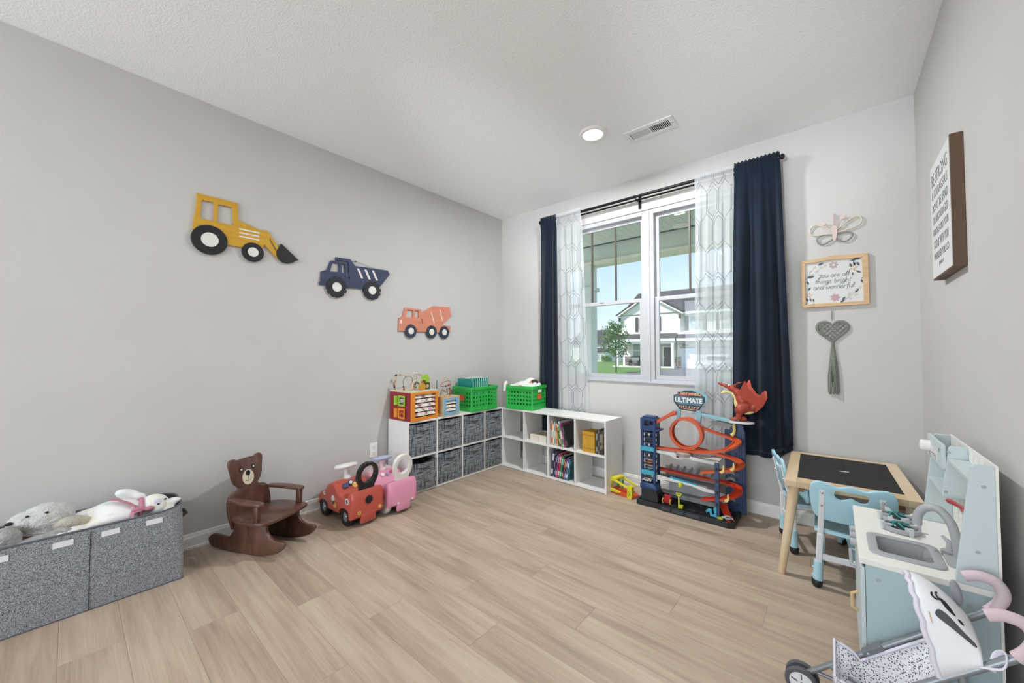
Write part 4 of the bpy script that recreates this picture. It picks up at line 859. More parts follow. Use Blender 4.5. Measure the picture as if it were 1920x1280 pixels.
# ================================================================== CUBE SHELVES
m_lam = mat('white_laminate', 'e6e4e1', .45)
def cube_shelf(label, loc, rz, L=1.204, D=.285, H=.603, b=.016):
    """local: x along length, front at y=0, back at y=+D"""
    t = thing('cube_shelf', label, 'shelf', loc, rz, group='white cube shelves')
    for x in (0, L-b): B(x, x+b, 0, D, 0, H-b).build('side_panel', m_lam, t, bevel=.001, seg=1)
    B(0, L, 0, D, H-b, H).build('top_panel', m_lam, t, bevel=.001, seg=1)
    B(b, L-b, .001, D, .004, b+.004).build('bottom_panel', m_lam, t)
    zm = (H-b+.02)/2
    B(b, L-b, .001, D, zm-b/2, zm+b/2).build('shelf_board', m_lam, t)
    cw = (L-5*b)/4
    for k in (1, 2, 3):
        x = k*(cw+b)
        for z0, z1 in ((b+.004, zm-b/2), (zm+b/2, H-b)): B(x, x+b, .001, D, z0, z1).build('divider', m_lam, t)
    for z in (.18, .42): MB().lathe([(.004, 0), (.004, .001)], 8, T(L, .05, z) @ Rm(R(90), 'Y')).build('screw_cap', mat('cap_grey', 'b9b7b4', .5), t)
    return t, cw, zm
BB = .016
sl, cw, zm = cube_shelf('white cube shelf holding eight grey fabric bins along the left wall', (.302, -1.487, 0), R(90))
sw_, cw, zm = cube_shelf('white open cube shelf with books under the window', (.305, -.345, 0), R(-2))
# local frames: on the left shelf local x runs along +y of the room, local +y towards the wall
def on_left(x, y, z): return (.302-y, -1.487+x, z)
m_bin = weave_mat('crosshatch_bin', '1f2124', '8f9499', 150, aniso=14, thr=(.50, .66), bump=.2)
m_binin = mat('bin_inside', '1e1f21', .95); m_hand = mat('bin_handle', '3b3e42', .9)
rows = ((.022, 'lower'), (zm+BB/2, 'upper'))
names = ['first from the pink car', 'second from the pink car', 'third from the pink car', 'fourth, in the corner']
for k in range(4):
    for z0, rw in rows:
        pulled = (k == 0 and rw == 'lower')
        lx = BB+k*(cw+BB)+cw/2; h = (.236 if pulled else .268-.004*((k*3+len(rw)) % 3)); w = cw/2-.006
        lb = f'grey crosshatch fabric bin in the {rw} row, {names[k]}' if not pulled else 'grey crosshatch fabric bin in the lower row, slumped with a dark gap above'
        fy = .004 if not pulled else -.006
        t = thing('fabric_bin', lb, 'storage bin', on_left(lx, fy, z0+.0008), R(90), group='grey fabric bins')
        sag = .005 if not pulled else .016
        def front(u, v): return V((-w+2*w*u, -.004*sin(pi*u)*sin(pi*v), h*v-(sag*sin(pi*u)*v**4)))
        MB().grid(front, 12, 8).build('front_panel', m_bin, t, smooth=60, thick=.004)
        b = MB(); b.box(-w, -w+.004, .004, .25, 0, h); b.box(w-.004, w, .004, .25, 0, h); b.box(-w, w, .246, .25, 0, h); b.box(-w, w, .004, .25, 0, .004); b.build('body', m_bin, t)
        MB().tube([(-w+2*w*u/12, -.001, h-(sag*sin(pi*u/12))) for u in range(13)], .0032, 6).build('top_binding', m_hand, t)
        MB().tube(spline([(-.045, -.004, h*.78), (-.04, -.010, h*.79), (0, -.013, h*.765), (.04, -.010, h*.79), (.045, -.004, h*.78)], 4), .0085, 8, flat=.4).build('handle', m_hand, t, smooth=60)

# ---- things in the open shelf (local frame of that shelf)
SWM = T(.305, -.345, 0) @ Rm(R(-2), 'Z')
def on_win(x, y, z): return tuple(SWM @ V((x, y, z)))
m_page = mat('book_pages', 'e6e0d2', .8)
def book(name, label, x, y, z, th, dp, h, col, lean=0, group=None, band=None, rough=.45):
    """x: foot of the spine's left edge, leaning about the foot; spine faces the room"""
    t = thing(name, label, 'book', on_win(x, y, z), group=group, rot=Euler((0, R(lean), R(-2))))
    m = mat('cover_'+col, col, rough); c = .0016
    cv = MB(); cv.box(0, c, 0, dp, 0, h); cv.box(th-c, th, 0, dp, 0, h); cv.box(0, th, 0, c, 0, h); cv.build('cover', m, t)
    B(c, th-c, c, dp-.004, .004, h-.004).build('pages', m_page, t)
    for (za, zb, bc_) in (band or ()): B(.0006, th-.0006, -.0006, .0004, h*za, h*zb).build('spine_print', mat('cover_'+bc_, bc_, rough), t)
    return t
zU, zL = zm+BB/2+.0005, BB+.0045
x3 = BB+2*(cw+BB)
ups = [('d9d2c4', .016, .21, .225, 'e05a34', 0), ('b8cf9a', .020, .2, .20, 'e8e2d0', -3), ('ccd8d4', .013, .2, .215, '8aa6b8', -4), ('e0b27a', .018, .2, .205, 'd97f3c', -6), ('7d8f4a', .012, .2, .19, '4a5a30', -7), ('41566e', .012, .2, .23, 'd8d4c4', -11), ('cfd46a', .010, .19, .2, '7a9a3c', -12), ('d6dbe0', .016, .2, .23, '6f7f94', -13), ('b0507e', .016, .2, .215, '7a2f58', -15), ('2a2a30', .02, .21, .2, '55555c', -17)]
nm_u = ['cream and orange picture book, leftmost in the upper book cube', 'leaf green spined book in the upper book cube', 'pale blue slim book in the upper book cube', 'apricot orange book in the upper book cube', 'olive green slim book in the upper book cube', 'slate blue tall book in the upper book cube', 'lime yellow slim book in the upper book cube', 'pale silver tall book leaning in the upper book cube', 'magenta book leaning in the upper book cube', 'black book at the right of the upper book cube']
xx = x3+.018
for (c, th, dp, h, bcol, ln), nm in zip(ups, nm_u):
    book('book', nm, xx, .02, zU+abs(sin(R(ln)))*(th if ln < 0 else 0), th, dp, h, c, ln, 'books in the upper cube', ((.08, .3, bcol), (.62, .9, bcol)))
    xx += th+.004
lows = [('3a3c50', .024, .21, .25, 'c9c4d0', 12), ('6d6a80', .012, .2, .24, '2c2c3a', 13), ('43304a', .013, .2, .235, '8d8aa0', 14), ('9a4f8c', .015, .2, .225, 'c98ac0', 15), ('b5343a', .016, .2, .235, 'e0c0b0', 16), ('2f8a63', .018, .2, .215, '8fd0ae', 17), ('3a3348', .014, .2, .215, '9a90b0', 17), ('8a4a3a', .012, .19, .19, 'd08a50', 17), ('6b5f9a', .014, .2, .205, 'b0a8d8', 18), ('5f93a8', .014, .2, .19, 'd0e4ea', 18), ('3f7a86', .014, .19, .18, '1f4a52', 18)]
nm_l = ['navy book with pale print, leftmost in the lower book cube', 'grey-lilac slim book in the lower book cube', 'dark plum slim book in the lower book cube', 'orchid purple book in the lower book cube', 'bright red book in the lower book cube', 'emerald green book in the lower book cube', 'dark violet slim book in the lower book cube', 'rust brown small book in the lower book cube', 'lavender book in the lower book cube', 'light blue book in the lower book cube', 'teal small book at the right of the lower book cube']
xx = x3-.022
xx = x3+.006
for (c, th, dp, h, bcol, ln), nm in zip(lows, nm_l):
    book('book', nm, xx, .02, zL+.0005+sin(R(ln))*th, th, dp, h, c, ln*.62, 'books in the lower cube', ((.1, .28, bcol), (.6, .85, bcol)))
    xx += th+.0035
wb = book('book', 'large white picture book standing at the back of the upper book cube', x3+.02, .243, zU, .22, .012, .262, 'e2e2e0')
MB().tube([(.02+.18*k/24, -.001, .235+.012*sin(k*1.7)) for k in range(25)], .0022, 5).build('cover_script', m_ink, wb); MB().tube([(.06+.12*k/16, -.001, .205+.010*sin(k*1.9)) for k in range(17)], .0022, 5).build('cover_script', m_ink, wb)
x4 = BB+3*(cw+BB)
ORD = ['first', 'second', 'third', 'fourth', 'fifth', 'sixth', 'seventh', 'eighth', 'ninth', 'tenth']
for k in range(10):
    th = .0115; b_ = book('yellow_book', f'thin yellow book with two dark wavy bands, {ORD[k]} from the left in the yellow row', x4+.058+k*(th+.0006), .02, zU, th, .15, .178, 'd9a437', 0, 'row of yellow books')
    for z in (.148, .036): MB().tube([(th*q/4, -.0008, z+.0035*sin((k*4+q)*.8)) for q in range(5)], .0018, 5, flat=.4).build('wave_band', m_ink, b_)
for k, (c, bc_) in enumerate((('3e3c3a', '8f8b82'), ('6a665e', '3a3a38'), ('2f3034', '77746e'), ('4a4644', '8a7456'))):
    book('book', ['charcoal book with cream spine print next to the yellow books', 'taupe book with dark spine print, second after the yellow books', 'black book with grey spine print, third after the yellow books', 'dark brown book with tan spine print, last in the upper right cube'][k], x4+.19+k*.0185, .02, zU, .017, .16, .2+.005*(k % 2), c, 0, 'dark books by the yellow row', ((.12+.05*k, .3+.04*k, bc_), (.6-.05*k, .86, bc_)))
x2 = BB+(cw+BB)
bx = thing('box_set', 'cream slipcase box lying in the upper second cube', 'box', on_win(x2+.05, .03, zU), R(-2))
MB().prism([(0, 0), (.2, 0), (.2, .062), (0, .062)], 0, .19, 'xz').build('slipcase', mat('cream_card', 'ded6c6', .7), bx, bevel=.0015)
B(.03, .17, .04, .15, .0621, .0632).build('cover_print', mat('card_print', 'a8988a', .7), bx); B(.102, .104, -.0008, .0005, .002, .06).build('case_joint', mat('card_line', 'a39c8e', .7), bx)

# ================================================================== CRATES ON THE SHELVES
m_grn = mat('green_plastic', '2fae4a', .35, spec=.4); m_otag = mat('orange_tag', 'd9662f', .5)
def perf(nx, nz, w, h, skip=()):
    """pierced panel in xz, centred on x, z from 0"""
    b = MB(); cx, cz = w/nx, h/nz; idx = {}
    def v(x, z):
        k = (round(x, 5), round(z, 5))
        if k not in idx: idx[k] = len(b.v); b.v.append((x, 0, z))
        return idx[k]
    for i in range(nx):
        for j in range(nz):
            x0, z0 = -w/2+i*cx, j*cz; r = min(cx, cz)*.31
            sq = [(x0+cx, z0+cz/2), (x0+cx, z0+cz), (x0+cx/2, z0+cz), (x0, z0+cz), (x0, z0+cz/2), (x0, z0), (x0+cx/2, z0), (x0+cx, z0)]
            o = [v(*q) for q in sq]
            if (i, j) in skip: b.f.append(tuple(o)); continue
            c = [v(x0+cx/2+r*cos(R(45*k)), z0+cz/2+r*sin(R(45*k))) for k in range(8)]
            for k in range(8): l = (k+1) % 8; b.f.append((o[k], o[l], c[l], c[k]))
    return b
def crate(label, loc, rz, LX, LY, front_n, side_n):
    """local: centred, base at 0; long side along x"""
    t = thing('crate', label, 'crate', loc, rz, group='green plastic crates')
    H = .235
    for s in (-1, 1):
        p = perf(front_n, 4, LX-.03, .15).build('long_wall', m_grn, t, thick=.0035, loc=(0, s*(LY/2-.004), .04)); p.rotation_euler = (0, 0, pi if s > 0 else 0)
        p = perf(side_n, 4, LY-.03, .15, [(side_n//2-1, 2), (side_n//2, 2), (side_n//2+1, 2), (side_n//2-1, 3), (side_n//2, 3), (side_n//2+1, 3), (side_n//2-1, 2)]).build('short_wall', m_grn, t, thick=.0035, loc=(s*(LX/2-.004), 0, .04)); p.rotation_euler = (0, 0, R(90)*s)
    def band(z0, z1, o, nm): MB().prism(rrect(-LX/2-o, LX/2+o, -LY/2-o, LY/2+o, .012, 3), z0, z1, 'xy', [rrect(-LX/2+.006, LX/2-.006, -LY/2+.006, LY/2-.006, .008, 3)]).build(nm, m_grn, t, bevel=.0015, seg=1)
    band(.0, .022, .003, 'foot_band'); band(.022, .042, .0, 'lower_band'); band(.19, .21, .0, 'upper_band'); band(.208, H, .008, 'rim')
    B(-LX/2+.004, LX/2-.004, -LY/2+.004, LY/2-.004, .004, .009).build('base', m_grn, t)
    for sx_ in (-1, 1):
        for sy in (-1, 1):
            MB().tube([(sx_*(LX/2-.010), sy*(LY/2-.010), .03), (sx_*(LX/2-.010), sy*(LY/2-.010), .21)], .0098, 10).build('corner_post', m_grn, t, smooth=60)
    return t
c1 = crate('green pierced plastic crate holding teal books, on the left shelf', (.175, -.6, .6035), R(90), .365, .275, 8, 7)
B(-.184, -.1815, -.035, .035, .1, .155).build('orange_tag', m_otag, c1, bevel=.003)
c2 = crate('green pierced plastic crate holding dolls, in the corner on the window shelf', (.535, -.222, .6035), R(7), .315, .275, 8, 7)
B(.1565, .159, -.035, .035, .1, .155).build('orange_tag', m_otag, c2, bevel=.003); B(.1575, .166, -.03, .03, .17, .2).build('white_label', m_wpl, c2, bevel=.003)
m_teal = mat('teal_cover', '1f8d86', .4); m_mint = mat('mint_edge', 'a6dcc4', .5)
for k in range(8):
    t = thing('teal_book', ['teal book with wavy mint edge, nearest the activity cube', 'teal book with wavy mint edge, second in the crate', 'teal book with wavy mint edge, third in the crate', 'teal book with wavy mint edge, fourth in the crate', 'teal book with wavy mint edge, fifth in the crate', 'teal book with wavy mint edge, sixth in the crate', 'teal book with wavy mint edge, seventh in the crate', 'teal book with wavy mint edge, last towards the corner'][k], 'book', (.145, -.715+k*.0295, .72), R(4), group='teal books in the crate')
    B(-.1, .1, 0, .022, -.107, .2-.006*(k == 0)).build('cover', m_teal, t, bevel=.001, seg=1)
    w = [(.0035+.0035*sin(j*.75), -.1+j*.3/24) for j in range(25)]
    MB().prism([(a+.0125, b) for a, b in w]+[(a+.004, b) for a, b in reversed(w)], .0995, .1018, 'yz').build('wavy_edge', m_mint, t)
    B(-.097, .097, .003, .019, .1995-.006*(k == 0), .2005-.006*(k == 0)).build('pages', m_page, t)
m_skin = mat('doll_vinyl', 'c08f74', .5); m_ones = mat('doll_onesie', 'e9e7e2', .9, var=.06, scale=30, bump=.3, bscale=200); m_hair = mat('doll_hair', '4a2f24', .8); m_mintc = mat('mint_cloth', 'd6e6dc', .9, bump=.3, bscale=150)
dl = thing('baby_doll', 'baby doll in a white onesie lying across the green crate', 'doll', (.5, -.23, .81))
blob('clothing', [((.0, 0, .02), (.085, .06, .05)), ((-.06, -.02, .01), (.05, .045, .04)), ((-.105, -.05, .01), (.045, .028, .026), (0, 0, 25)), ((-.09, .04, .02), (.05, .03, .03)), ((.0, -.06, .015), (.05, .025, .025), (0, 0, -20)), ((.05, .03, .055), (.05, .04, .04))], m_ones, dl, .006)
blob('head', [((.105, .03, .03), (.055, .05, .05))], m_skin, dl, .006); blob('hair', [((.118, .04, .042), (.053, .05, .048))], m_hair, dl, .006)
blob('hand', [((-.145, -.07, .025), (.022, .016, .016)), ((-.16, -.075, .02), (.012, .01, .01)), ((-.135, -.075, .035), (.014, .01, .008))], m_skin, dl, .004)
blob('hand', [((.02, -.085, .02), (.035, .014, .014), (0, -20, -15)), ((.05, -.09, .03), (.014, .01, .01)), ((-.015, -.082, .005), (.014, .012, .012))], m_skin, dl, .004)
blob('bonnet', [((.06, .06, .075), (.05, .045, .03))], m_ones, dl, .006)
d2 = thing('rag_doll', 'soft cloth doll in pale mint clothes at the right of the crate', 'doll', (.6, -.235, .8))
blob('body', [((0, -.01, .02), (.07, .08, .045)), ((.03, -.03, .025), (.06, .06, .035)), ((-.05, -.06, .015), (.05, .03, .03))], m_mintc, d2, .006)
blob('leg', [((.07, .03, .04), (.022, .035, .022), (20, 0, 0)), ((.075, .05, .05), (.02, .02, .02))], m_mintc, d2, .005); blob('leg', [((.05, .0, .05), (.02, .04, .02), (25, 0, 0))], m_mintc, d2, .005)
sk = thing('doll_sock', 'white cloth foot hanging over the left rim of the corner crate', 'doll clothes', (.385, -.385, .83))
blob('cloth', [((0, 0, .0), (.018, .016, .045)), ((.01, .01, .03), (.02, .02, .025)), ((-.004, -.004, -.04), (.015, .015, .02))], m_ones, sk, .005)

# ================================================================== ACTIVITY CUBES
m_or = mat('orange_face', 'e58a22', .45); m_dred = mat('deep_red_face', '8c1f28', .45); m_top = mat('birch_top', 'dccfb4', .5, var=.08, scale=6); m_tile = mat('tile_white', 'e8ddd2', .5); m_lime = mat('lime_paint', '9ec636', .5)
m_bead = [mat('bead_'+c, c, .4) for c in ('b07a3c', '8f9a76', '8a2420', '1f2430', 'c98a50', '5a7f7a', '6a3a2a')]
ac = thing('activity_cube', 'wooden activity cube with orange and red sides on the left shelf', 'toy', (.16, -1.325, .6035), R(4))
s = .145; h = .235
def fr(sz, hz, hole): return [(-sz, 0), (sz, 0), (sz, hz), (-sz, hz)], hole
MB().prism([(-s, 0), (s, 0), (s, h), (-s, h)], s-.012, s, 'yz', [rrect(-.108, .122, .028, .218, .008)]).build('orange_side', m_or, ac, bevel=.001, seg=1)
MB().prism([(-s, 0), (s-.012, 0), (s-.012, h), (-s, h)], -s, -s+.012, 'xz', [rrect(-.1, .075, .125, .205, .004), rrect(-.1, .075, .02, .1, .004)]).build('red_side', m_dred, ac, bevel=.001, seg=1)
B(-s, s-.012, s-.012, s, 0, h).build('far_side', m_or, ac); B(-s, -s+.012, -s+.012, s-.012, 0, h).build('wall_side', m_dred, ac)
B(-s, s, -s, s, h, h+.014).build('top_board', m_top, ac, bevel=.002)
B(-s+.013, s-.06, -s+.06, s-.013, .002, .2).build('core', mat('cube_inside', '2a2320', .9), ac)
for r in range(5):
    z = .05+r*.0375
    MB().tube([(s-.02, -.108, z), (s-.02, .122, z)], .002, 6).build('tile_axle', m_chr, ac)
    for q in range(6):
        y = -.088+q*.038; a = R(-38+((q*7+r*5) % 5)*9)
        tl = MB().box(-.003, .003, -.0178, .0178, -.0145, .0145, T(s-.018, y, z) @ Rm(a, 'Y')).build('flip_tile', m_tile if (q*3+r*2) % 7 else mat('tile_rose', 'c9a0b0', .5), ac)
        if (q+r) % 3 == 0: MB().box(.003, .0036, -.008, .008, -.007, .007, T(s-.018, y, z) @ Rm(a, 'Y')).build('tile_picture', mat('tile_print', 'a5573c', .6), tl)
for x0, z0, m1, m2 in ((-.1, .125, m_lime, m_blk), (-.1, .02, m_or, m_dred)):
    MB().tube([(x0+.03, -s+.015, z0+.002), (x0+.03, -s+.015, z0+.078)], .026, 14).build('spinner', m1, ac, smooth=50)
    d = MB().prism(rrect(x0+.08, x0+.165, z0-.004, z0+.084, .003), -s-.008, -s-.0005, 'xz', [rrect(x0+.095, x0+.15, z0+.012, z0+.068, .002)]).build('door_frame', m1, ac)
    B(x0+.095, x0+.15, -s-.004, -s-.001, z0+.012, z0+.068).build('door_panel', m2, d)
    if m2 is m_blk:
        for k in range(4): MB().bar((x0+.099+k*.013, -s-.0048, z0+.02), (x0+.108+k*.0125, -s-.0048, z0+.06), .005, .0015, (0, 1, 0)).build('zebra_stripe', m_stw, d)
    else:
        for k in range(3): MB().prism(circ(x0+.11+k*.013, z0+.04+.01*(k % 2), .007, 10), -s-.0055, -s-.0035, 'xz').build('dot', m_otag, d)
zt = h+.014
def wire(pts, m, beads, nm='bead_wire', r=.0022):
    P = spline(pts, 8); w = MB().tube(P, r, 6).build(nm, m, ac, smooth=60)
    for f, c in beads:
        q = V(P[int(f*(len(P)-1))]); MB().ball(q, .0095, 10).build('bead', m_bead[c % 7], w, smooth=60)
m_w1 = mat('wire_dark', '3a3436', .4); m_w2 = mat('wire_gold', 'c8a070', .5); m_w3 = mat('wire_red', '9a3a34', .5)
wire([(-.11, -.12, zt), (-.115, -.125, zt+.05), (-.09, -.12, zt+.1), (-.12, -.1, zt+.125), (-.06, -.06, zt+.12), (-.02, -.05, zt+.06)], m_w2, [(.04, 0), (.1, 3), (.17, 2), (.24, 1), (.32, 4), (.55, 3), (.62, 3), (.72, 0)])
wire([(.0, -.11, zt), (-.0, -.115, zt+.09), (.02, -.08, zt+.12), (.035, -.045, zt+.09), (.04, -.04, zt)], m_w1, [(.06, 2), (.12, 6), (.93, 2), (.97, 2), (.72, 4)])
wire([(.09, -.1, zt), (.1, -.06, zt+.07), (.08, -.01, zt+.055), (.09, .04, zt+.075), (.07, .07, zt)], m_w3, [(.2, 6), (.28, 5), (.36, 1), (.46, 5), (.54, 3), (.62, 2), (.7, 2), (.78, 2)])
wire([(-.04, .0, zt), (-.04, .02, zt+.11), (-.02, .05, zt+.125), (0, .08, zt+.11), (.02, .09, zt)], m_w1, [(.1, 0), (.9, 2)])
wire([(-.08, .08, zt), (-.08, .09, zt+.11), (-.06, .115, zt+.13), (-.04, .14, zt+.1), (-.02, .13, zt)], m_w2, [(.06, 5)])
wire([(.06, .09, zt), (.06, .1, zt+.06), (.02, .13, zt+.05), (.05, .135, zt+.02), (.02, .1, zt+.03), (.04, .12, zt)], m_w2, [(.5, 1)])
MB().prism([(.05, 0), (.05, .05), (.037, .08), (0, .092), (-.037, .08), (-.05, .05), (-.05, 0), (-.032, 0), (-.032, .045), (-.02, .062), (0, .068), (.02, .062), (.032, .045), (.032, 0)], -.006, .006, 'yz', m=T(.085, -.045, zt)).build('wooden_arch', m_top, ac, bevel=.001, seg=1)
MB().lathe([(.001, 0), (.03, 0), (.034, .014), (.03, .028), (.001, .028)], 16, T(.1, -.01, zt+.03) @ Rm(R(90), 'Y')).build('orange_wheel', mat('honey_wood', 'c9913f', .5), ac, smooth=40)
lv_ = [(0, .045), (-.03, .05), (-.045, .075), (-.03, .09), (-.035, .115), (-.005, .125), (.02, .13), (.035, .11), (.05, .09), (.04, .07), (.045, .05), (.02, .045)]
MB().prism(spline(lv_, 3, True), -.008, .008, 'yz', m=T(.05, .075, zt)).build('tree_cutout', m_lime, ac, bevel=.001, seg=1)
MB().prism([(-.03, 0), (.04, 0), (.035, .06), (-.02, .06)], -.008, .008, 'yz', m=T(.07, .07, zt)).build('tree_trunk', mat('dark_green_paint', '2f4a28', .5), ac); MB().prism(circ(.01, .028, .016, 14), .008, .010, 'yz', m=T(.07, .07, zt)).build('avocado_print', mat('peach_print', 'd8a878', .5), ac)
a2 = thing('activity_cube', 'small blue-sided activity cube with bead maze beside the green crate', 'toy', (.205, -1.03, .6035), R(2))
s2 = .1; h2 = .165
MB().prism([(-s2, 0), (s2, 0), (s2, h2), (-s2, h2)], s2-.01, s2, 'yz', [[(-s2+.006, .006), (s2-.006, .006), (s2-.006, h2-.006), (-s2+.006, h2-.006)]]).build('birch_edge', m_fw, a2)
MB().prism([(-s2+.006, .006), (s2-.006, .006), (s2-.006, h2-.006), (-s2+.006, h2-.006)], s2-.012, s2-.001, 'yz', [rrect(-.06, .066, .034, .136, .003)]).build('blue_side', mat('sky_paint', '7fb0cc', .5), a2)
B(-s2, s2-.012, -s2, -s2+.01, 0, h2).build('side_board', m_fw, a2); B(-s2, s2-.012, s2-.01, s2, 0, h2).build('side_board', mat('pale_yellow_paint', 'd6c98a', .5), a2); B(-s2, s2, -s2, s2, h2, h2+.008).build('top_board', m_fw, a2)
B(-s2+.01, s2-.04, -s2+.012, s2-.012, .002, .15).build('core', MATS['cube_inside'], a2)
for r in range(3):
    z = .052+r*.033; MB().tube([(s2-.018, -.054, z), (s2-.018, .06, z)], .0018, 6).build('tile_axle', m_chr, a2)
    for q in range(3): MB().box(-.0028, .0028, -.019, .019, -.0128, .0128, T(s2-.016, -.038+q*.041, z) @ Rm(R(-35), 'Y')).build('flip_tile', m_tile, a2)
ac = a2; zt = h2+.008
wire([(-.02, -.07, zt), (-.02, -.07, zt+.145)], mat('wire_teal', '1f6a6a', .5), [(.1, 3), (.2, 5)], r=.004)
wire([(.06, .02, zt), (.06, .02, zt+.13), (.055, -.07, zt+.125), (.05, -.075, zt+.09), (.06, .02, zt+.1)], m_w3, [(.9, 6), (.95, 2)])
wire([(-.05, .02, zt), (-.05, .03, zt+.13), (-.04, .06, zt+.16), (-.03, .085, zt+.12), (-.02, .085, zt)], m_w2, [(.97, 2), (.93, 0), (.88, 6), (.82, 2)])
wire([(0, -.05, zt), (.01, -.03, zt+.06), (.02, .0, zt+.03), (.03, .01, zt+.07), (.0, .04, zt)], m_w1, [(.1, 1), (.4, 4)])
# ================================================================== TOY GARAGE
GO = V((2.1, -.265, 0))
def shift(b, o): b.v = [tuple(V(q)-o) for q in b.v]; return b
gar = thing('toy_garage', 'tall blue and orange toy car garage with loop track and dragon', 'toy', tuple(GO))
def G(nm, b, m, par=None, **k): return shift(b, GO).build(nm, m, par or gar, **k)
m_gb = mat('garage_blue', '1b3866', .4); m_gn = mat('garage_slate_blue', '35486c', .45); m_go = mat('track_orange', 'c8552e', .4); m_gr = mat('track_red', 'c23a20', .4); m_gk = mat('garage_black', '1d1e21', .5); m_gw = mat('deck_white', 'd6d6d2', .45, var=.06, scale=20); m_gg = mat('deck_grey', '8b8d8e', .5); m_gc = mat('cyan_plastic', '3fa0bd', .4); m_gy = mat('pale_yellow_plastic', 'ddc87e', .45); m_lb = mat('pale_blue_plastic', '86b2bd', .45); m_lime2 = mat('lime_plastic', 'c3c53a', .4)
bp_ = [(1.765, -.39), (1.79, -.408), (1.9, -.4), (1.98, -.408), (2.2, -.414), (2.4, -.418), (2.435, -.4), (2.435, -.13), (2.42, -.115), (1.80, -.115), (1.765, -.14)]
G('base', MB().prism(bp_, 0, .026, 'xy'), m_gk, bevel=.004)
G('base_rim', MB().prism(bp_, .026, .038, 'xy', [[(1.785, -.385), (2.1, -.388), (2.415, -.392), (2.415, -.135), (1.785, -.135)]]), m_gk, bevel=.002)
for x0, x1 in ((1.96, 2.03), (2.04, 2.12), (2.14, 2.23)): G('base_plate', B(x0, x1, -.419, -.405, .008, .03), mat('garage_charcoal', '3a3c40', .5), bevel=.002)
for y in (-.35, -.315, -.28, -.245, -.21, -.175): G('road_rib', B(1.9, 2.4, y-.003, y+.003, .026, .033), m_gk)
for x in (2.0, 2.15, 2.3): G('road_marking', B(x-.03, x+.03, -.335, -.33, .026, .0275), m_gg)
# lift tower
for x in (1.795, 1.888):
    for y in (-.37, -.285): G('tower_post', B(x, x+.02, y, y+.018, .036, .6), m_gb, bevel=.002, seg=1)
G('tower_back', B(1.83, 1.87, -.268, -.258, .036, .6), m_gb)
cab = G('lift_cabin', MB().prism([(1.793, .575), (1.91, .575), (1.91, .665), (1.793, .665)], -.372, -.262, 'xz', [[(1.825, .605), (1.825, .65), (1.862, .65), (1.862, .605)], [(1.868, .615), (1.868, .645), (1.893, .645), (1.893, .615)]]), m_gb, bevel=.003)
G('cabin_roof', B(1.805, 1.9, -.36, -.275, .664, .678), m_gb, cab, bevel=.004)
G('cabin_lip', B(1.8, 1.935, -.38, -.26, .57, .582), m_gb, cab, bevel=.002)
for z in (.105, .15, .2, .255, .3, .345, .39, .47, .51, .55): G('lift_shelf', MB().prism([(1.8, -.365), (1.905, -.368), (1.915, -.33), (1.9, -.28), (1.8, -.28)], z, z+.006, 'xy'), m_gn if int(z*100) % 2 else m_gg)
for z in (.415, .235): G('cyan_bracket', MB().prism(spline([(1.795, -.376), (1.86, -.38), (1.9, -.37), (1.905, -.34), (1.86, -.33), (1.8, -.335)], 3, True), z, z+.03, 'xy', [circ(1.868, -.355, .012, 10)]), m_gc, bevel=.002)
G('lift_motor', MB().prism([(1.81, .036), (1.93, .036), (1.925, .1), (1.918, .13), (1.81, .13)], -.385, -.28, 'xz'), m_gk, bevel=.004); G('motor_cover', MB().prism([(1.795, .128), (1.93, .128), (1.92, .155), (1.9, .172), (1.83, .178), (1.795, .165)], -.395, -.3, 'xz'), m_gb, bevel=.006, smooth=50)
# right tower
G('right_tower', MB().prism([(2.375, .02), (2.47, .02), (2.47, .6), (2.455, .655), (2.4, .665), (2.375, .63)], -.16, -.125, 'xz'), m_gn, bevel=.004); G('tower_wing', B(2.335, 2.38, -.135, -.12, .03, .61), m_gn, bevel=.002)
for x in (2.43, 2.445, 2.46): G('tower_ridge', B(x-.003, x+.003, -.166, -.158, .05, .59), m_gb)
for k in range(9): G('tower_notch', B(2.408, 2.42, -.165, -.158, .07+k*.06, .095+k*.06), m_gk)
for z in (.1, .2, .245, .29): G('fan_tooth', MB().prism(spline([(2.345, z), (2.365, z+.028), (2.395, z+.03), (2.405, z+.005), (2.38, z+.012)], 3, True), -.175, -.135, 'xz'), m_gg)
G('front_post', B(2.318, 2.345, -.382, -.362, .02, .41), m_gn, bevel=.002)
for z in (.12, .2, .28, .36): G('post_peg', B(2.325, 2.338, -.387, -.38, z, z+.02), m_gk)
# track sweeps: U-shaped section
def sweep(pts, w, lip=.009, th=.0035, bank=None):
    P = [V(p) for p in spline(pts, 7)]; b = MB(); vs = []; N = len(P)
    sec = [(-w/2, lip), (-w/2, -th), (w/2, -th), (w/2, lip), (w/2-th, lip), (w/2-th, 0), (-w/2+th, 0), (-w/2+th, lip)]
    for i, p in enumerate(P):
        d = (P[min(i+1, N-1)]-P[max(i-1, 0)]).normalized(); side = d.cross(V((0, 0, 1))).normalized(); up = side.cross(d)
        if bank: a = bank*sin(pi*i/(N-1)); side, up = side*cos(a)+up*sin(a), up*cos(a)-side*sin(a)
        for s_, u in sec: vs.append(p+side*s_+up*u)
    n = len(sec); fs = [(i*n+k, i*n+(k+1) % n, (i+1)*n+(k+1) % n, (i+1)*n+k) for i in range(N-1) for k in range(n)]+[tuple(range(n)), tuple((N-1)*n+k for k in range(n-1, -1, -1))]
    return b.add(vs, fs)
G('loop_exit_track', sweep([(2.17, -.235, .625), (2.27, -.215, .59), (2.37, -.2, .563), (2.43, -.225, .548), (2.432, -.285, .535), (2.385, -.335, .503), (2.28, -.345, .468), (2.18, -.325, .452)], .05, .011), m_go, smooth=40)
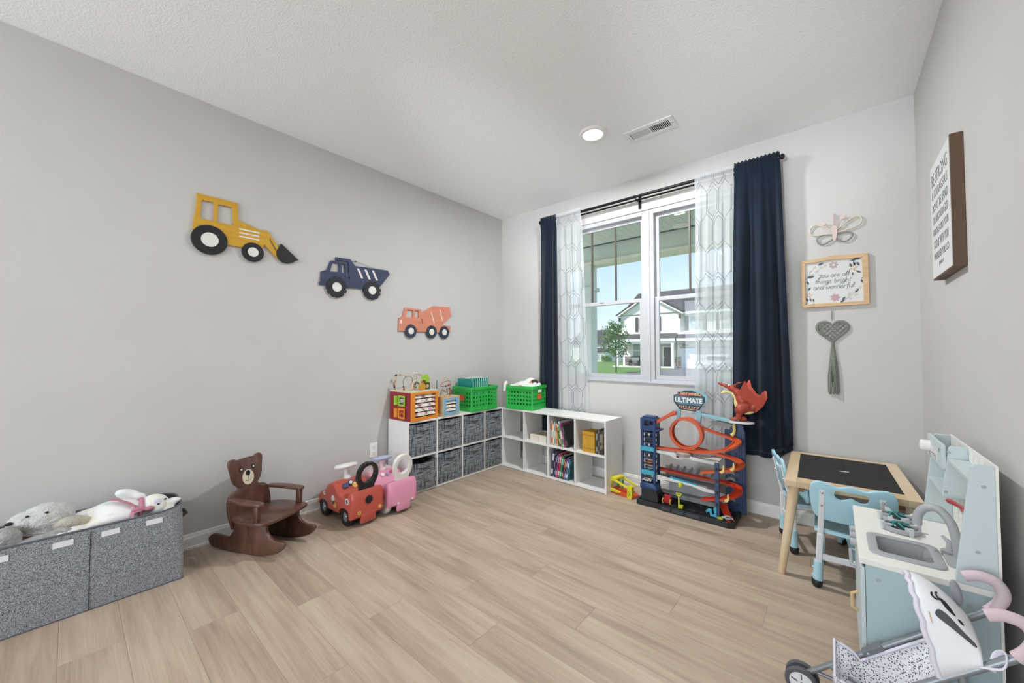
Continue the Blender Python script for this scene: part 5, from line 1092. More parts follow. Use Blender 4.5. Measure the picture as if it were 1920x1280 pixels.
G('launch_track', sweep([(1.88, -.315, .435), (1.98, -.315, .438), (2.1, -.315, .444), (2.19, -.32, .45)], .05, .011), m_go, smooth=40)
G('upper_curve_track', sweep([(2.14, -.24, .46), (2.28, -.21, .435), (2.4, -.205, .415), (2.455, -.25, .4), (2.445, -.32, .385), (2.38, -.35, .36), (2.23, -.345, .318)], .052, .012), m_go, smooth=40)
G('lower_curve_track', sweep([(1.885, -.25, .258), (2.05, -.245, .25), (2.2, -.235, .243), (2.34, -.215, .238), (2.43, -.24, .228), (2.435, -.31, .2), (2.36, -.35, .165), (2.23, -.345, .13)], .052, .012), m_gr, smooth=40)
G('exit_ramp', sweep([(2.35, -.3, .12), (2.37, -.33, .085), (2.4, -.36, .045), (2.415, -.385, .036)], .045, .01), m_gr, smooth=40)
G('diverter_arm', MB().prism([(1.885, .608), (1.895, .63), (2.04, .735), (2.052, .73), (2.05, .705), (2.0, .685)], -.335, -.305, 'xz'), m_go, bevel=.003); G('arm_lip', MB().bar((1.89, -.338, .625), (2.045, -.338, .732), .004, .022), m_go)
# loop
def ringxz(cx, cz, ro, ri, y0, y1, sx_=1): return MB().prism([(cx+ro*sx_*cos(2*pi*k/40), cz+ro*sin(2*pi*k/40)) for k in range(40)], y0, y1, 'xz', [[(cx+ri*sx_*cos(2*pi*k/40), cz+ri*sin(2*pi*k/40)) for k in range(40)]])
lo_ = G('loop', ringxz(2.11, .57, .116, .111, -.305, -.25), m_go, smooth=40)
for y in (-.307, -.252): G('loop_edge', ringxz(2.11, .57, .118, .097, y, y+.004), m_go, lo_, smooth=30)
for k in range(0, 40, 2): a = 2*pi*k/40; G('loop_rivet', MB().ball((2.11+.103*cos(a), -.3085, .57+.103*sin(a)), .0022, 6), mat('rivet_peach', 'e8a880', .5), lo_)
for x in (2.03, 2.178): G('sign_leg', MB().prism(spline([(x-.018, .64), (x-.006, .69), (x-.012, .735), (x+.018, .735), (x+.02, .69), (x+.01, .64)], 3), -.225, -.2, 'xz'), m_lb, bevel=.002)
# decks
d2_ = [(1.85, .418), (1.9, .425), (2.05, .423), (2.34, .405), (2.345, .39), (2.3, .386), (2.12, .396), (2.09, .383), (2.04, .384), (2.01, .4), (1.88, .405)]
G('upper_deck', MB().prism(d2_, -.345, -.335, 'xz'), m_gw, bevel=.002); G('upper_deck_floor', B(1.86, 2.335, -.338, -.2, .404, .412), m_gw)
G('deck_badge', MB().prism(circ(2.066, .402, .012, 14, .007), -.347, -.343, 'xz'), m_gk)
G('turntable', MB().lathe([(.001, .03), (.05, .03), (.06, .02), (.06, .0), (.001, 0)], 24, T(2.1, -.31, .41)), mat('grey_mauve', '9a8a86', .5), smooth=40)
d1_ = [(1.865, .235), (1.93, .238), (2.05, .225), (2.2, .215), (2.3, .208), (2.32, .188), (2.24, .186), (2.16, .205), (2.0, .21), (1.9, .2), (1.87, .215)]
G('lower_deck', MB().prism(d1_, -.347, -.337, 'xz'), m_gw, bevel=.002); G('lower_deck_floor', B(1.87, 2.32, -.338, -.2, .203, .212), m_gg)
G('deck_wall', B(1.93, 2.3, -.205, -.2, .212, .285), m_gg)
for k in range(7): G('parking_divider', MB().bar((1.96+k*.05, -.24, .268), (1.98+k*.05, -.205, .3), .004, .02), m_gg)
G('cyan_ramp', sweep([(2.0, -.325, .228), (2.1, -.325, .222), (2.19, -.325, .214)], .03, .006), m_gc); G('yellow_pin', MB().lathe([(.001, 0), (.014, 0), (.016, .02), (.011, .03), (.001, .031)], 10, T(2.085, -.36, .19)), m_lime2, smooth=40)
G('skirt_panel', B(1.95, 2.3, -.2, -.196, .04, .2), mat('smoke_panel', 'a5a7a8', .4)); G('lower_shelf', B(1.9, 2.33, -.26, -.2, .085, .095), m_gg)
for q in ((2.36, -.365, .37), (2.42, -.355, .395), (2.385, -.362, .18)): G('yellow_clip', MB().prism(spline([(q[0]-.012, q[2]-.012), (q[0]+.006, q[2]), (q[0]+.008, q[2]+.03), (q[0]+.016, q[2]+.03), (q[0]+.018, q[2]-.008), (q[0], q[2]-.025)], 2, True), q[1]-.015, q[1], 'xz'), m_gy, bevel=.002)
G('yellow_lever', MB().tube([(2.405, -.185, .66), (2.41, -.19, .62), (2.405, -.19, .595), (2.392, -.19, .58)], [.011, .01, .01, .014], 10), m_gy, smooth=50)
G('sky_bridge', MB().prism([(2.12, .708), (2.2, .72), (2.33, .7), (2.43, .69), (2.43, .672), (2.3, .68), (2.2, .698)], -.22, -.16, 'xz'), m_lb, bevel=.003); G('bridge_truss', MB().prism([(2.25, .66), (2.3, .672), (2.38, .665), (2.4, .65), (2.36, .625), (2.34, .64), (2.28, .64)], -.2, -.17, 'xz'), m_gg)
G('dragon_perch', MB().prism(spline([(2.38, -.22), (2.44, -.235), (2.5, -.22), (2.53, -.17), (2.48, -.13), (2.4, -.14)], 4, True), .672, .686, 'xy'), m_gw, bevel=.003)
G('crane_claw', MB().prism([(2.268, .06), (2.285, .075), (2.29, .045), (2.33, .045), (2.33, .105), (2.318, .115), (2.31, .1), (2.318, .06), (2.302, .06), (2.3, .09), (2.28, .095), (2.262, .075)], -.395, -.383, 'xz'), m_gc, bevel=.002)
sp = G('sign_post', MB().tube([(2.075, -.36, .03), (2.072, -.355, .13)], [.008, .005], 8), m_lime2, smooth=40); G('sign_arrow', MB().prism([(2.05, .14), (2.095, .142), (2.088, .124), (2.072, .112), (2.058, .122)], -.36, -.354, 'xz', [[(2.06, .135), (2.085, .136), (2.073, .122)]]), m_lime2, sp); G('sign_foot', B(2.075, 2.1, -.37, -.34, .035, .055), m_lime2, sp)
G('red_pump', MB().prism([(1.955, .04), (2.01, .04), (2.015, .07), (2.005, .075), (2.012, .095), (1.96, .1), (1.965, .075), (1.952, .07)], -.345, -.32, 'xz'), mat('glossy_red', 'b01f22', .3), bevel=.003)
for x in (1.955, 2.01): G('pump_hose', MB().tube([(x, -.35, .075), (x-.004, -.355, .055), (x, -.352, .038)], .004, 6), m_lime2)
G('lime_kerb', B(2.33, 2.365, -.385, -.37, .03, .05), m_lime2)
# sign board
SY = -.215
sgp = [(2.0, .845), (2.03, .85), (2.032, .87), (2.06, .868), (2.075, .878), (2.13, .882), (2.175, .87), (2.2, .865), (2.205, .85), (2.222, .84), (2.222, .805), (2.18, .735), (2.17, .728), (2.045, .735), (2.0, .79)]
sb_ = G('sign_board', MB().prism(sgp, SY, SY+.006, 'xz'), mat('sign_navy', '1a2738', .45), bevel=.001, seg=1)
G('sign_backing', MB().prism([(x+.016, z+.012) for x, z in sgp], SY+.006, SY+.014, 'xz'), m_lb, sb_)
G('sign_panel', MB().prism([(2.008, .84), (2.212, .835), (2.212, .808), (2.19, .772), (2.035, .776), (2.008, .795)], SY-.001, SY+.001, 'xz'), mat('sign_slate', '4f7486', .5), sb_)
G('sign_flame', MB().prism([(2.03, .845), (2.028, .862), (2.05, .855), (2.06, .866), (2.085, .86), (2.14, .872), (2.18, .862), (2.2, .845), (2.17, .852), (2.12, .845), (2.06, .84)], SY-.002, SY, 'xz'), mat('flame_red', '9c4a44', .5), sb_)
G('sign_plaque', MB().prism([(2.04, .768), (2.186, .764), (2.168, .738), (2.052, .742)], SY-.002, SY, 'xz'), mat('sign_tan', 'd0ad92', .5), sb_)
TM = lambda x, z: MX(((1, 0, 0, x), (0, 0, -1, SY-.0022), (0, 1, 0, z), (0, 0, 0, 1)))
G('lettering', text_mb('ULTIMATE', .05, TM(2.109, .808), .001, sx=.85, bold=.002), mat('sign_letter_white', 'e4e6e6', .5), sb_)
G('lettering', text_mb('GARAGE', .033, TM(2.113, .7535), .001, sx=1.0, bold=.001), m_gk, sb_); G('lettering', text_mb('HOT WHEELS', .026, TM(2.125, .858), .001, shear=.2, sx=.95, bold=.0008), mat('letter_cream', 'd9b98e', .5), sb_)
# dragon
m_dr = mat('dragon_red', 'a8402f', .45, var=.2, scale=14, bump=.3, bscale=90); m_dw = mat('dragon_wing', 'b84a36', .45); m_dy = mat('dragon_yellow', 'd9d08a', .5)
DG = V((2.44, -.18, .686))
def D(nm, parts, m, vx=.006): o = blob(nm, parts, m, gar, vx); o.location = tuple(DG-GO); return o
db_ = D('dragon_body', [((.02, 0, .02), (.03, .02, .02)), ((-.03, -.03, .015), (.028, .018, .014)), ((-.02, .03, .015), (.028, .018, .014)), ((.0, -.028, .045), (.018, .018, .035)), ((.01, -.03, .085), (.035, .025, .035), (0, 40, 0)), ((.0, .028, .045), (.018, .018, .035)), ((.01, .03, .085), (.035, .025, .035), (0, 40, 0)),
    ((.03, 0, .1), (.055, .04, .045), (0, -25, 0)), ((.02, 0, .145), (.042, .038, .055), (0, -20, 0)), ((-.005, 0, .195), (.032, .028, .045), (0, -35, 0)), ((-.04, 0, .23), (.034, .026, .026), (0, 15, 0)), ((-.08, 0, .245), (.03, .018, .014), (0, 20, 0)), ((-.11, 0, .256), (.022, .015, .011), (0, 20, 0)), ((-.125, 0, .262), (.012, .013, .01)), ((.085, 0, .1), (.04, .022, .025), (0, -30, 0)), ((.12, 0, .13), (.03, .016, .018), (0, -50, 0))], m_dr)
D('dragon_belly', [((-.012, 0, .12), (.02, .025, .05), (0, -12, 0)), ((-.03, 0, .18), (.014, .02, .035), (0, -25, 0)), ((.06, 0, .065), (.035, .022, .012), (0, -15, 0)), ((-.06, 0, .2), (.05, .012, .009), (0, 12, 0)), ((-.1, 0, .193), (.02, .01, .007), (0, 5, 0))], m_dy, .005)
for s in (-1, 1):
    q = [(.005, .2), (.03, .255), (.05, .30), (.058, .295), (.068, .25), (.1, .2), (.13, .185), (.15, .225), (.162, .215), (.165, .17), (.14, .11), (.1, .07), (.11, .12), (.06, .15)]
    b = MB().prism(q, -.004, .004, 'xz', m=T(0, s*.022, 0) @ Rm(R(-14*s), 'X') @ Rm(R(-6*s), 'Z')); b = shift(b, -DG); G('dragon_wing', b, m_dw, bevel=.0015)
for k, (x, z) in enumerate(((-.12, .248), (-.105, .243), (-.09, .236), (-.075, .23), (-.06, .222))):
    for s in (-1, 1): G('dragon_tooth', shift(MB().lathe([(.0035, 0), (.0005, -.011)], 6, T(x, s*.011, z)), -DG), mat('tooth_cream', 'e9e2c4', .5))
for s in (-1, 1):
    G('dragon_eye', shift(MB().ball((-.06, s*.02, .252), .006, 8), -DG), m_stw); G('dragon_horn', shift(MB().tube([(-.03, s*.014, .25), (.0, s*.022, .272), (.02, s*.024, .276)], [.006, .004, .001], 6), -DG), m_dr)
# toy cars parked in the garage
def toycar(label, loc, rz, col, gl='23262b'):
    t = thing('toy_car', label, 'toy car', loc, rz, group='small toy cars in the garage')
    MB().prism([(-.034, .006), (-.033, .016), (-.018, .019), (-.008, .026), (.014, .026), (.024, .019), (.034, .015), (.034, .006)], -.014, .014, 'xz').build('body', mat('toycar_'+col, col, .25), t, bevel=.002)
    MB().prism([(-.014, .0195), (-.007, .025), (.012, .025), (.02, .0195)], -.0145, .0145, 'xz').build('windows', mat('toycar_glass', gl, .2), t)
    for x in (-.021, .021):
        for s in (-1, 1): MB().lathe([(.001, 0), (.007, 0), (.007, .005), (.001, .005)], 12, T(x, s*.0145, .007) @ Rm(R(-90*s), 'X') @ T(0, 0, -.004)).build('wheel', m_tyre, t)
toycar('tiny orange and black toy car on the middle shelf of the lift tower', (1.85, -.325, .3062), R(0), 'c9632e'); toycar('tiny grey toy car on a lift shelf of the toy garage', (1.85, -.325, .2612), 0, '8f9498')
toycar('tiny dark blue toy car on the upper shelf of the lift tower', (1.85, -.325, .4762), R(0), '35405a'); toycar('tiny silver toy car on the front right of the garage base', (2.39, -.37, .039), R(20), 'a9adb0')
toycar('tiny pale toy car on the blue housing at the foot of the lift tower', (1.845, -.3745, .1805), R(0), 'c9c4c0')
# ---- yellow ramp launcher beside the garage
la = thing('toy_launcher', 'yellow and orange toy launcher on the floor beside the garage', 'toy', (1.60, -.27, 0), R(-14))
m_ylw = mat('yellow_plastic', 'dcd02f', .4); m_gp = mat('green_strut', '3f8f4a', .4); m_rdo = mat('launcher_orange', 'd9502a', .4)
MB().prism([(-.1, 0), (.13, 0), (.135, .02), (.1, .032), (-.08, .035), (-.105, .02)], -.055, .04, 'xz').build('base', m_rdo, la, bevel=.004); B(-.07, .1, -.03, .02, .034, .042).build('track', mat('launcher_red', 'c2401f', .4), la)
for y in (-.06, .045): MB().prism(spline([(-.095, .02), (-.085, .09), (-.075, .12), (-.05, .125), (-.02, .115), (.06, .095), (.1, .085), (.1, .075), (.06, .082), (-.03, .1), (-.062, .1), (-.07, .08), (-.08, .02)], 2), y, y+.013, 'xz').build('side_frame', m_ylw, la, bevel=.002)
MB().prism([(-.098, .012), (-.098, .04), (-.03, .04), (.02, .032), (.02, .022), (-.02, .016)], -.063, -.052, 'xz').build('front_trim', m_ylw, la, bevel=.002)
B(-.07, -.02, -.06, .055, .113, .135).build('top_block', m_ylw, la, bevel=.006); MB().prism([(.085, .0), (.13, .0), (.135, .1), (.12, .115), (.09, .1)], -.062, -.03, 'xz').build('end_post', m_ylw, la, bevel=.003)
MB().prism([(.1, .025), (.115, .04), (.1, .06), (.106, .06), (.122, .04), (.106, .025)], -.0635, -.061, 'xz').build('arrow_print', m_gp, la)
for x in (-.045, .0): MB().bar((x-.01, -.0, .035), (x, 0, .115), .012, .01).build('strut', m_gp, la)

# ================================================================== CHALKBOARD TABLE AND CHAIRS
m_pine = mat('pine_wood', 'dfcaac', .5, col2='cbb08b', scale=5, stretch=(1, .18, 1), detail=6); m_pine2 = mat('pine_wood_cross', 'dfcaac', .5, col2='cbb08b', scale=5, stretch=(.18, 1, 1), detail=6); m_chalk = mat('chalkboard', '2e2c2c', .75, var=.25, scale=9, spec=.3, stretch=(.5, 2, 1))
tb_ = thing('kids_table', 'low pine kids table with a black chalkboard top', 'table', (2.995, -.42, 0), R(1.8))
hx, hy = .256, .378
MB().prism([(-hx, -hy), (-hx+.052, -hy), (-hx+.052, hy), (-hx, hy)], .468, .5, 'xy').build('rail', m_pine, tb_, bevel=.002)
MB().prism([(hx-.052, -hy), (hx, -hy), (hx, hy), (hx-.052, hy)], .468, .5, 'xy').build('rail', m_pine, tb_, bevel=.002)
for y0, y1 in ((-hy, -hy+.085), (hy-.05, hy)): B(-hx+.052, hx-.052, y0, y1, .468, .4995).build('rail', m_pine2, tb_, bevel=.0015)
B(-hx+.05, 0-.0005, -hy+.083, hy-.048, .486, .4975).build('chalkboard_panel', m_chalk, tb_); B(.0005, hx-.05, -hy+.083, hy-.048, .486, .4975).build('chalkboard_panel', m_chalk, tb_)
MB().prism(rrect(-.022, .022, -.005, .007, .0055), .4972, .4982, 'xy').build('finger_slot', m_ecru, tb_)
for sx_ in (-1, 1):
    for sy in (-1, 1):
        MB().tube([(sx_*(hx-.04), sy*(hy-.045), .47), (sx_*(hx+.022), sy*(hy-.005), 0.0)], [.025, .0165], 16).build('leg', m_pine, tb_, smooth=50)
        B(sx_*(hx-.05)-.03, sx_*(hx-.05)+.03, sy*(hy-.06)-.03, sy*(hy-.06)+.03, .44, .47).build('leg_block', mat('table_block', '8a5a3c', .6), tb_)
m_cb = mat('sky_blue_plastic', 'acd4e0', .35); m_cw = mat('chair_white', 'dfe0e2', .4); m_foot = mat('black_foot', '17181a', .45)
def kids_chair(label, loc, rz):
    t = thing('kids_chair', label, 'chair', loc, rz, group='light blue kids chairs')
    # seat (faces +y)
    def top(u, v): x = -.14+.28*u; y = -.145+.29*v; return V((x*(1-.06*v), y, .285-.016*sin(pi*u)*sin(pi*v)+.006*(2*u-1)**2))
    MB().grid(top, 10, 10).build('seat', m_cb, t, smooth=60, thick=.014)
    # backrest: wavy-topped panel with a cloud-shaped hand hole, leaning back
    Lm = T(0, -.165, .36) @ Rm(R(10), 'X')
    out = [(-.13, .0), (-.152, .05), (-.158, .12), (-.15, .165), (-.125, .183), (-.085, .178), (-.05, .165), (0, .178), (.05, .165), (.085, .178), (.125, .183), (.15, .165), (.158, .12), (.152, .05), (.13, .0), (.07, -.014), (-.07, -.014)]
    hole = [(-.062, .135), (-.05, .147), (-.0, .147), (.05, .147), (.062, .135), (.058, .112), (.04, .102), (.02, .108), (0, .118), (-.02, .108), (-.04, .102), (-.058, .112)]
    MB().prism(spline(out, 4, True), -.007, .007, 'xz', [spline(hole, 3, True)], m=Lm).build('backrest', m_cb, t, bevel=.003, smooth=50)
    for s in (-1, 1):
        # rear post runs from foot to backrest
        foot = V((s*.135, -.145, .0)); knee = V((s*.118, -.148, .27)); head = V((s*.108, -.192, .5))
        MB().bar(foot.lerp(knee, .4), knee, .026, .03, (0, 1, 0)).build('rear_post', m_cw, t, bevel=.005); MB().bar(knee-V((0, 0, .012)), head, .024, .018, (0, 1, 0)).build('back_post', m_cw, t, bevel=.005)
        for z in (.42, .485): q = knee.lerp(head, (z-.27)/.23); MB().ball(q+V((0, -.012, 0)), .005, 8).build('bolt', m_chr, t)
        lg = MB().tube([foot.lerp(knee, .06), foot.lerp(knee, .48)], [.0205, .0195], 14).build('leg_sleeve', m_cb, t, smooth=50)
        MB().lathe([(.001, -.0), (.013, .0), (.021, .008), (.023, .02), (.023, .034), (.02, .038)], 14, T(*foot)).build('foot', m_foot, lg, smooth=50)
        for z in (.05, .085): MB().ball(foot.lerp(knee, z/.27*1.1)+V((s*-.0+(-.02), 0, 0)), .005, 6).build('height_button', m_cb, lg)
        ff = V((s*.115, .15, 0)); fk = V((s*.1, .09, .262))
        MB().bar(ff.lerp(fk, .4), fk, .028, .024, (0, 1, 0)).build('front_post', m_cw, t, bevel=.005)
        lg = MB().tube([ff.lerp(fk, .06), ff.lerp(fk, .5)], [.0205, .0195], 14).build('leg_sleeve', m_cb, t, smooth=50)
        MB().lathe([(.001, -.0), (.013, .0), (.021, .008), (.023, .02), (.023, .034), (.02, .038)], 14, T(*ff)).build('foot', m_foot, lg, smooth=50)
        MB().bar((s*.112, -.14, .262), (s*.1, .1, .262), .022, .016).build('seat_rail', m_cw, t, bevel=.004)
    MB().bar((-.118, -.147, .155), (.118, -.147, .155), .014, .03).build('cross_bar', m_cw, t, bevel=.004); MB().bar((-.1, .09, .258), (.1, .09, .258), .02, .014).build('cross_bar', m_cw, t, bevel=.003)
    return t
kids_chair('light blue kids chair with its back to the camera in front of the table', (3.005, -.675, 0), R(3)); kids_chair('light blue kids chair at the left end of the table by the wall', (2.868, -.345, 0), R(-74))

# ================================================================== PLAY KITCHEN
m_sage2 = mat('sage_blue_panel', 'a9bcc0', .5); m_kw = mat('kitchen_white', 'e9e6df', .5); m_kg = mat('kitchen_grey', 'a6a8ab', .45); m_kfr = mat('kitchen_pale', 'c3cfd1', .5)
KO = V((3.17, -1.315, 0)); kt = thing('play_kitchen', 'pale blue wooden play kitchen with sink, burners and shelves', 'toy kitchen', tuple(KO))
def K(nm, b, m, par=None, **k): return shift(b, KO).build(nm, m, par or kt, **k)
X0, X1, Y0, Y1 = 3.03, 3.313, -1.588, -1.03
K('side_panel', B(X0, X1-.006, Y0, Y0+.012, .0, .482), m_sage2, bevel=.0015); K('side_panel', B(X0, X1-.006, Y1-.012, Y1, .0, .482), m_sage2, bevel=.0015)
K('back_board', B(X1-.006, X1, Y0, Y1, 0, .482), m_kw); K('floor_board', B(X0, X1-.006, Y0+.012, Y1-.012, .03, .042), m_sage2); K('middle_divider', B(X0+.01, X1-.006, -1.32, -1.308, .042, .48), m_sage2)
hole = rrect(3.06, 3.203, -1.515, -1.35, .02)
K('counter_top', MB().prism(rrect(3.015, X1, Y0-.004, Y1+.004, .004, 2), .482, .5, 'xy', [hole]), m_kw, bevel=.0015)
for y0, y1, z0, z1 in ((-1.588, -1.325, .05, .47), (-1.303, -1.042, .05, .36), (-1.303, -1.042, .37, .47)):
    d = K('door', B(X0-.012, X0-.001, y0, y1, z0, z1), m_kfr, bevel=.002)
    if z1 > .4 and z0 < .1: K('door_pull', MB().tube([(X0-.012, -1.36, .28), (X0-.03, -1.36, .27), (X0-.03, -1.36, .22), (X0-.012, -1.36, .21)], .006, 8), m_fw, d)
    elif z0 > .3:
        for k in range(3): K('control_knob', MB().lathe([(.016, 0), (.014, .018), (.001, .018)], 14, T(X0-.012, -1.25+k*.07, .42) @ Rm(R(-90), 'Y')), m_kg, d, smooth=40)
    else: K('door_pull', MB().tube([(X0-.012, -1.25, .33), (X0-.028, -1.25, .33), (X0-.028, -1.1, .33), (X0-.012, -1.1, .33)], .006, 8), m_kg, d)
for z in (.1, .16): K('leather_tab', B(X0-.02, X0+.002, Y0-.003, Y0+.006, z, z+.03), m_fw, bevel=.003)
for x, z in ((3.06, .44), (3.06, .2), (3.25, .44)): K('cam_bolt', MB().lathe([(.006, 0), (.005, .0015), (.001, .0015)], 10, T(x, Y0, z) @ Rm(R(90), 'X')), m_kg)
# sink
sn = K('sink', MB().prism(rrect(3.043, 3.222, -1.532, -1.335, .03, 6), .4995, .506, 'xy', [rrect(3.068, 3.197, -1.505, -1.36, .02, 6)]), m_kg, bevel=.002, smooth=40)
b = MB(); q0 = rrect(3.063, 3.2, -1.51, -1.353, .02, 6); q1 = rrect(3.078, 3.188, -1.497, -1.367, .02, 6); n_ = len(q0)
b.add([(x, y, .5035) for x, y in q0]+[(x, y, .425) for x, y in q1], [(k, (k+1) % n_, (k+1) % n_+n_, k+n_) for k in range(n_)]+[tuple(range(n_, 2*n_))]); K('basin', b, m_kg, sn, thick=.003, smooth=40)
for k in range(5): K('rack_rib', MB().tube([(3.175, -1.49+k*.012, .43), (3.18, -1.49+k*.012, .49), (3.195, -1.49+k*.012, .5)], .0028, 6), mat('rack_grey', '8c8e91', .45), sn); K('rack_rib', MB().tube([(3.072+k*.0, -1.375-k*.012, .43), (3.068, -1.375-k*.012, .498)], .0025, 6), MATS['rack_grey'], sn)
K('drain_cover', MB().tube([(3.11, -1.44, .425), (3.113, -1.44, .46), (3.125, -1.44, .472), (3.137, -1.44, .46), (3.14, -1.44, .425)], .007, 8), m_kg, sn, smooth=50)
fc = K('faucet', MB().tube(spline([(3.262, -1.41, .5), (3.258, -1.408, .56), (3.247, -1.402, .615), (3.222, -1.39, .648), (3.195, -1.378, .642), (3.178, -1.37, .615), (3.174, -1.368, .578)], 6), .0125, 12), m_kg, smooth=60)
K('faucet_plate', MB().prism(rrect(3.228, 3.288, -1.49, -1.34, .02, 5), .5, .508, 'xy'), m_kg, fc, bevel=.002); K('tap_handle', MB().tube([(3.25, -1.36, .508), (3.25, -1.36, .535), (3.235, -1.345, .548)], [.012, .009, .004], 10), m_kg, fc, smooth=50)
# burners
for yb, zb in ((-1.235, 0), (-1.12, 0)):
    bn = K('burner', MB().lathe([(.05, .5), (.054, .504), (.054, .516), (.048, .518), (.046, .508), (.001, .508)], 24, T(3.145, yb, 0)), m_kg, smooth=40)
    for k in range(4):
        a = R(25+90*k); c, s_ = cos(a), sin(a); K('pot_rest', MB().prism([(.02, .512), (.06, .5), (.061, .53), (.05, .53), (.044, .524), (.022, .522)], -.006, .006, 'xz', m=T(3.145, yb, 0) @ Rm(a, 'Z')), mat('pot_rest_grey', 'c4c6c8', .45), bn, bevel=.001)
    dm = K('burner_dome', MB().ball((3.145, yb, .512), (.034, .034, .018), 14), mat('smoked_dome', '1c2a2c', .15), bn, smooth=60)
    for k in range(6): a = R(60*k); K('dome_swirl', MB().tube([(3.145+.012*cos(a), yb+.012*sin(a), .5295), (3.145+.024*cos(a+.5), yb+.024*sin(a+.5), .5255), (3.145+.031*cos(a+.8), yb+.031*sin(a+.8), .5195)], .003, 6), mat('dome_teal', '2f8f90', .3), dm)
# hutch
def sidep(y, y1): return MB().prism([(3.225, .5), (3.262, .842), (3.268, .85), (X1-.006, .85), (X1-.006, .5)], y, y1, 'xz')
K('hutch_side', sidep(Y0, Y0+.012), m_kfr, bevel=.0015); K('hutch_side', sidep(Y1-.012, Y1), m_kfr, bevel=.0015)
K('hutch_back', B(X1-.006, X1, Y0, Y1, .482, .852), m_kw)
for k in range(10):
    for d in (1, -1):
        y = Y0+.02+k*.058; a = (y, .51), (y+d*.16, .845)
        ya, yb_ = a[0][0], a[1][0]; t0 = 0.; t1 = 1.
        if yb_ > Y1-.015: t1 = (Y1-.015-ya)/(yb_-ya)
        if yb_ < Y0+.015: t1 = (Y0+.015-ya)/(yb_-ya)
        K('tile_line', MB().bar((X1-.0062, ya, .51), (X1-.0062, ya+(yb_-ya)*t1, .51+.335*t1), .0012, .0006, (1, 0, 0)), mat('tile_grout', 'c6c8ca', .7))
K('hutch_divider', MB().prism([(3.244, .672), (3.262, .842), (3.268, .85), (X1-.006, .85), (X1-.006, .672)], -1.306, -1.294, 'xz'), m_kfr, bevel=.0015)
K('hutch_shelf', B(3.246, X1-.006, -1.294, Y1-.012, .672, .682), m_kfr, bevel=.001); K('hutch_shelf', B(3.258, X1-.006, Y0+.012, -1.306, .797, .807), m_kfr, bevel=.001); K('hutch_shelf', B(3.253, X1-.006, -1.294, Y1-.012, .76, .768), m_kfr)
pnl = K('coffee_panel', B(3.246, 3.256, -1.3, Y1-.006, .766, .85), m_kfr, bevel=.001)
K('panel_slot', MB().prism(rrect(-1.22, -1.085, .775, .815, .003), 3.2452, 3.247, 'yz'), mat('panel_print', 'd8dad8', .6), pnl)
for k in range(3): K('printed_line', B(3.2447, 3.2455, -1.2+k*.03, -1.18+k*.03, .79, .793), m_ink, pnl); K('printed_line', B(3.2447, 3.2455, -1.2+k*.03, -1.1985+k*.03, .776, .793), m_ink, pnl)
K('printed_mark', B(3.2455, 3.2463, -1.265, -1.258, .818, .832), m_ink, pnl)
K('dial', MB().lathe([(.021, 0), (.021, .024), (.018, .027), (.001, .027)], 18, T(3.246, -1.085, .808) @ Rm(R(-90), 'Y')), m_kw, pnl, smooth=40)
for y, x, z in ((-1.307, 3.262, .828), (-1.307, 3.252, .69), (Y0-.001, 3.285, .79), (Y0-.001, 3.27, .6)): K('cam_bolt', MB().lathe([(.005, 0), (.004, .0012), (.001, .0012)], 10, T(x, y, z) @ Rm(R(90), 'X')), m_kg)
us = thing('toy_utensil', 'red toy utensil handle hanging in the play kitchen shelf', 'utensil', (3.262, -1.36, .655))
MB().tube([(-.008, .04, .01), (-.005, .025, .012), (.0, -.02, .018), (.004, -.08, .026), (.006, -.13, .032)], [.006, .0085, .007, .006, .009], 10).build('handle', mat('utensil_red', 'b01e2c', .3), us, smooth=60)
MB().tube([(.006, -.13, .032), (.008, -.15, .036), (.008, -.18, .04)], [.008, .02, .016], 10, flat=.3).build('head', MATS['utensil_red'], us, smooth=60)

# ================================================================== DOLL STROLLER
SO = V((3.08, -1.72, 0)); st = thing('doll_stroller', 'grey doll stroller with white bear-face hood and pink handles', 'toy stroller', tuple(SO))
def S(nm, b, m, par=None, **k): return shift(b, SO).build(nm, m, par or st, **k)
m_al = mat('grey_tube', '8e9398', .35, metal=.5); m_pf = mat('pink_foam', 'd0bac1', .7); m_lil = mat('lilac_trim', 'dcd6e2', .85); m_spw = mat('stroller_white', 'ececef', .85, bump=.1, bscale=60); m_joint = mat('joint_grey', '6c6f74', .5); m_sgrey = mat('stroller_dark_grey', '55565b', .8)
m_dot = bpy.data.materials.new('dotted_cloth'); m_dot.use_nodes = True
n = m_dot.node_tree; p = n.nodes['Principled BSDF']; p.inputs['Roughness'].default_value = .9
tcn = n.nodes.new('ShaderNodeTexCoord'); vo = n.nodes.new('ShaderNodeTexVoronoi'); vo.inputs['Scale'].default_value = 170; vo.inputs['Randomness'].default_value = .75; rr = n.nodes.new('ShaderNodeValToRGB')
rr.color_ramp.elements[0].position = .30; rr.color_ramp.elements[0].color = (*srgb('4c4e54'), 1); rr.color_ramp.elements[1].position = .38; rr.color_ramp.elements[1].color = (*srgb('e6e5ea'), 1)
n.links.new(tcn.outputs['Object'], vo.inputs['Vector']); n.links.new(vo.outputs['Distance'], rr.inputs[0]); n.links.new(rr.outputs[0], p.inputs['Base Color'])
YF, YN = -1.63, -1.842
def rz_(x): return .075+(x-2.872)*.945
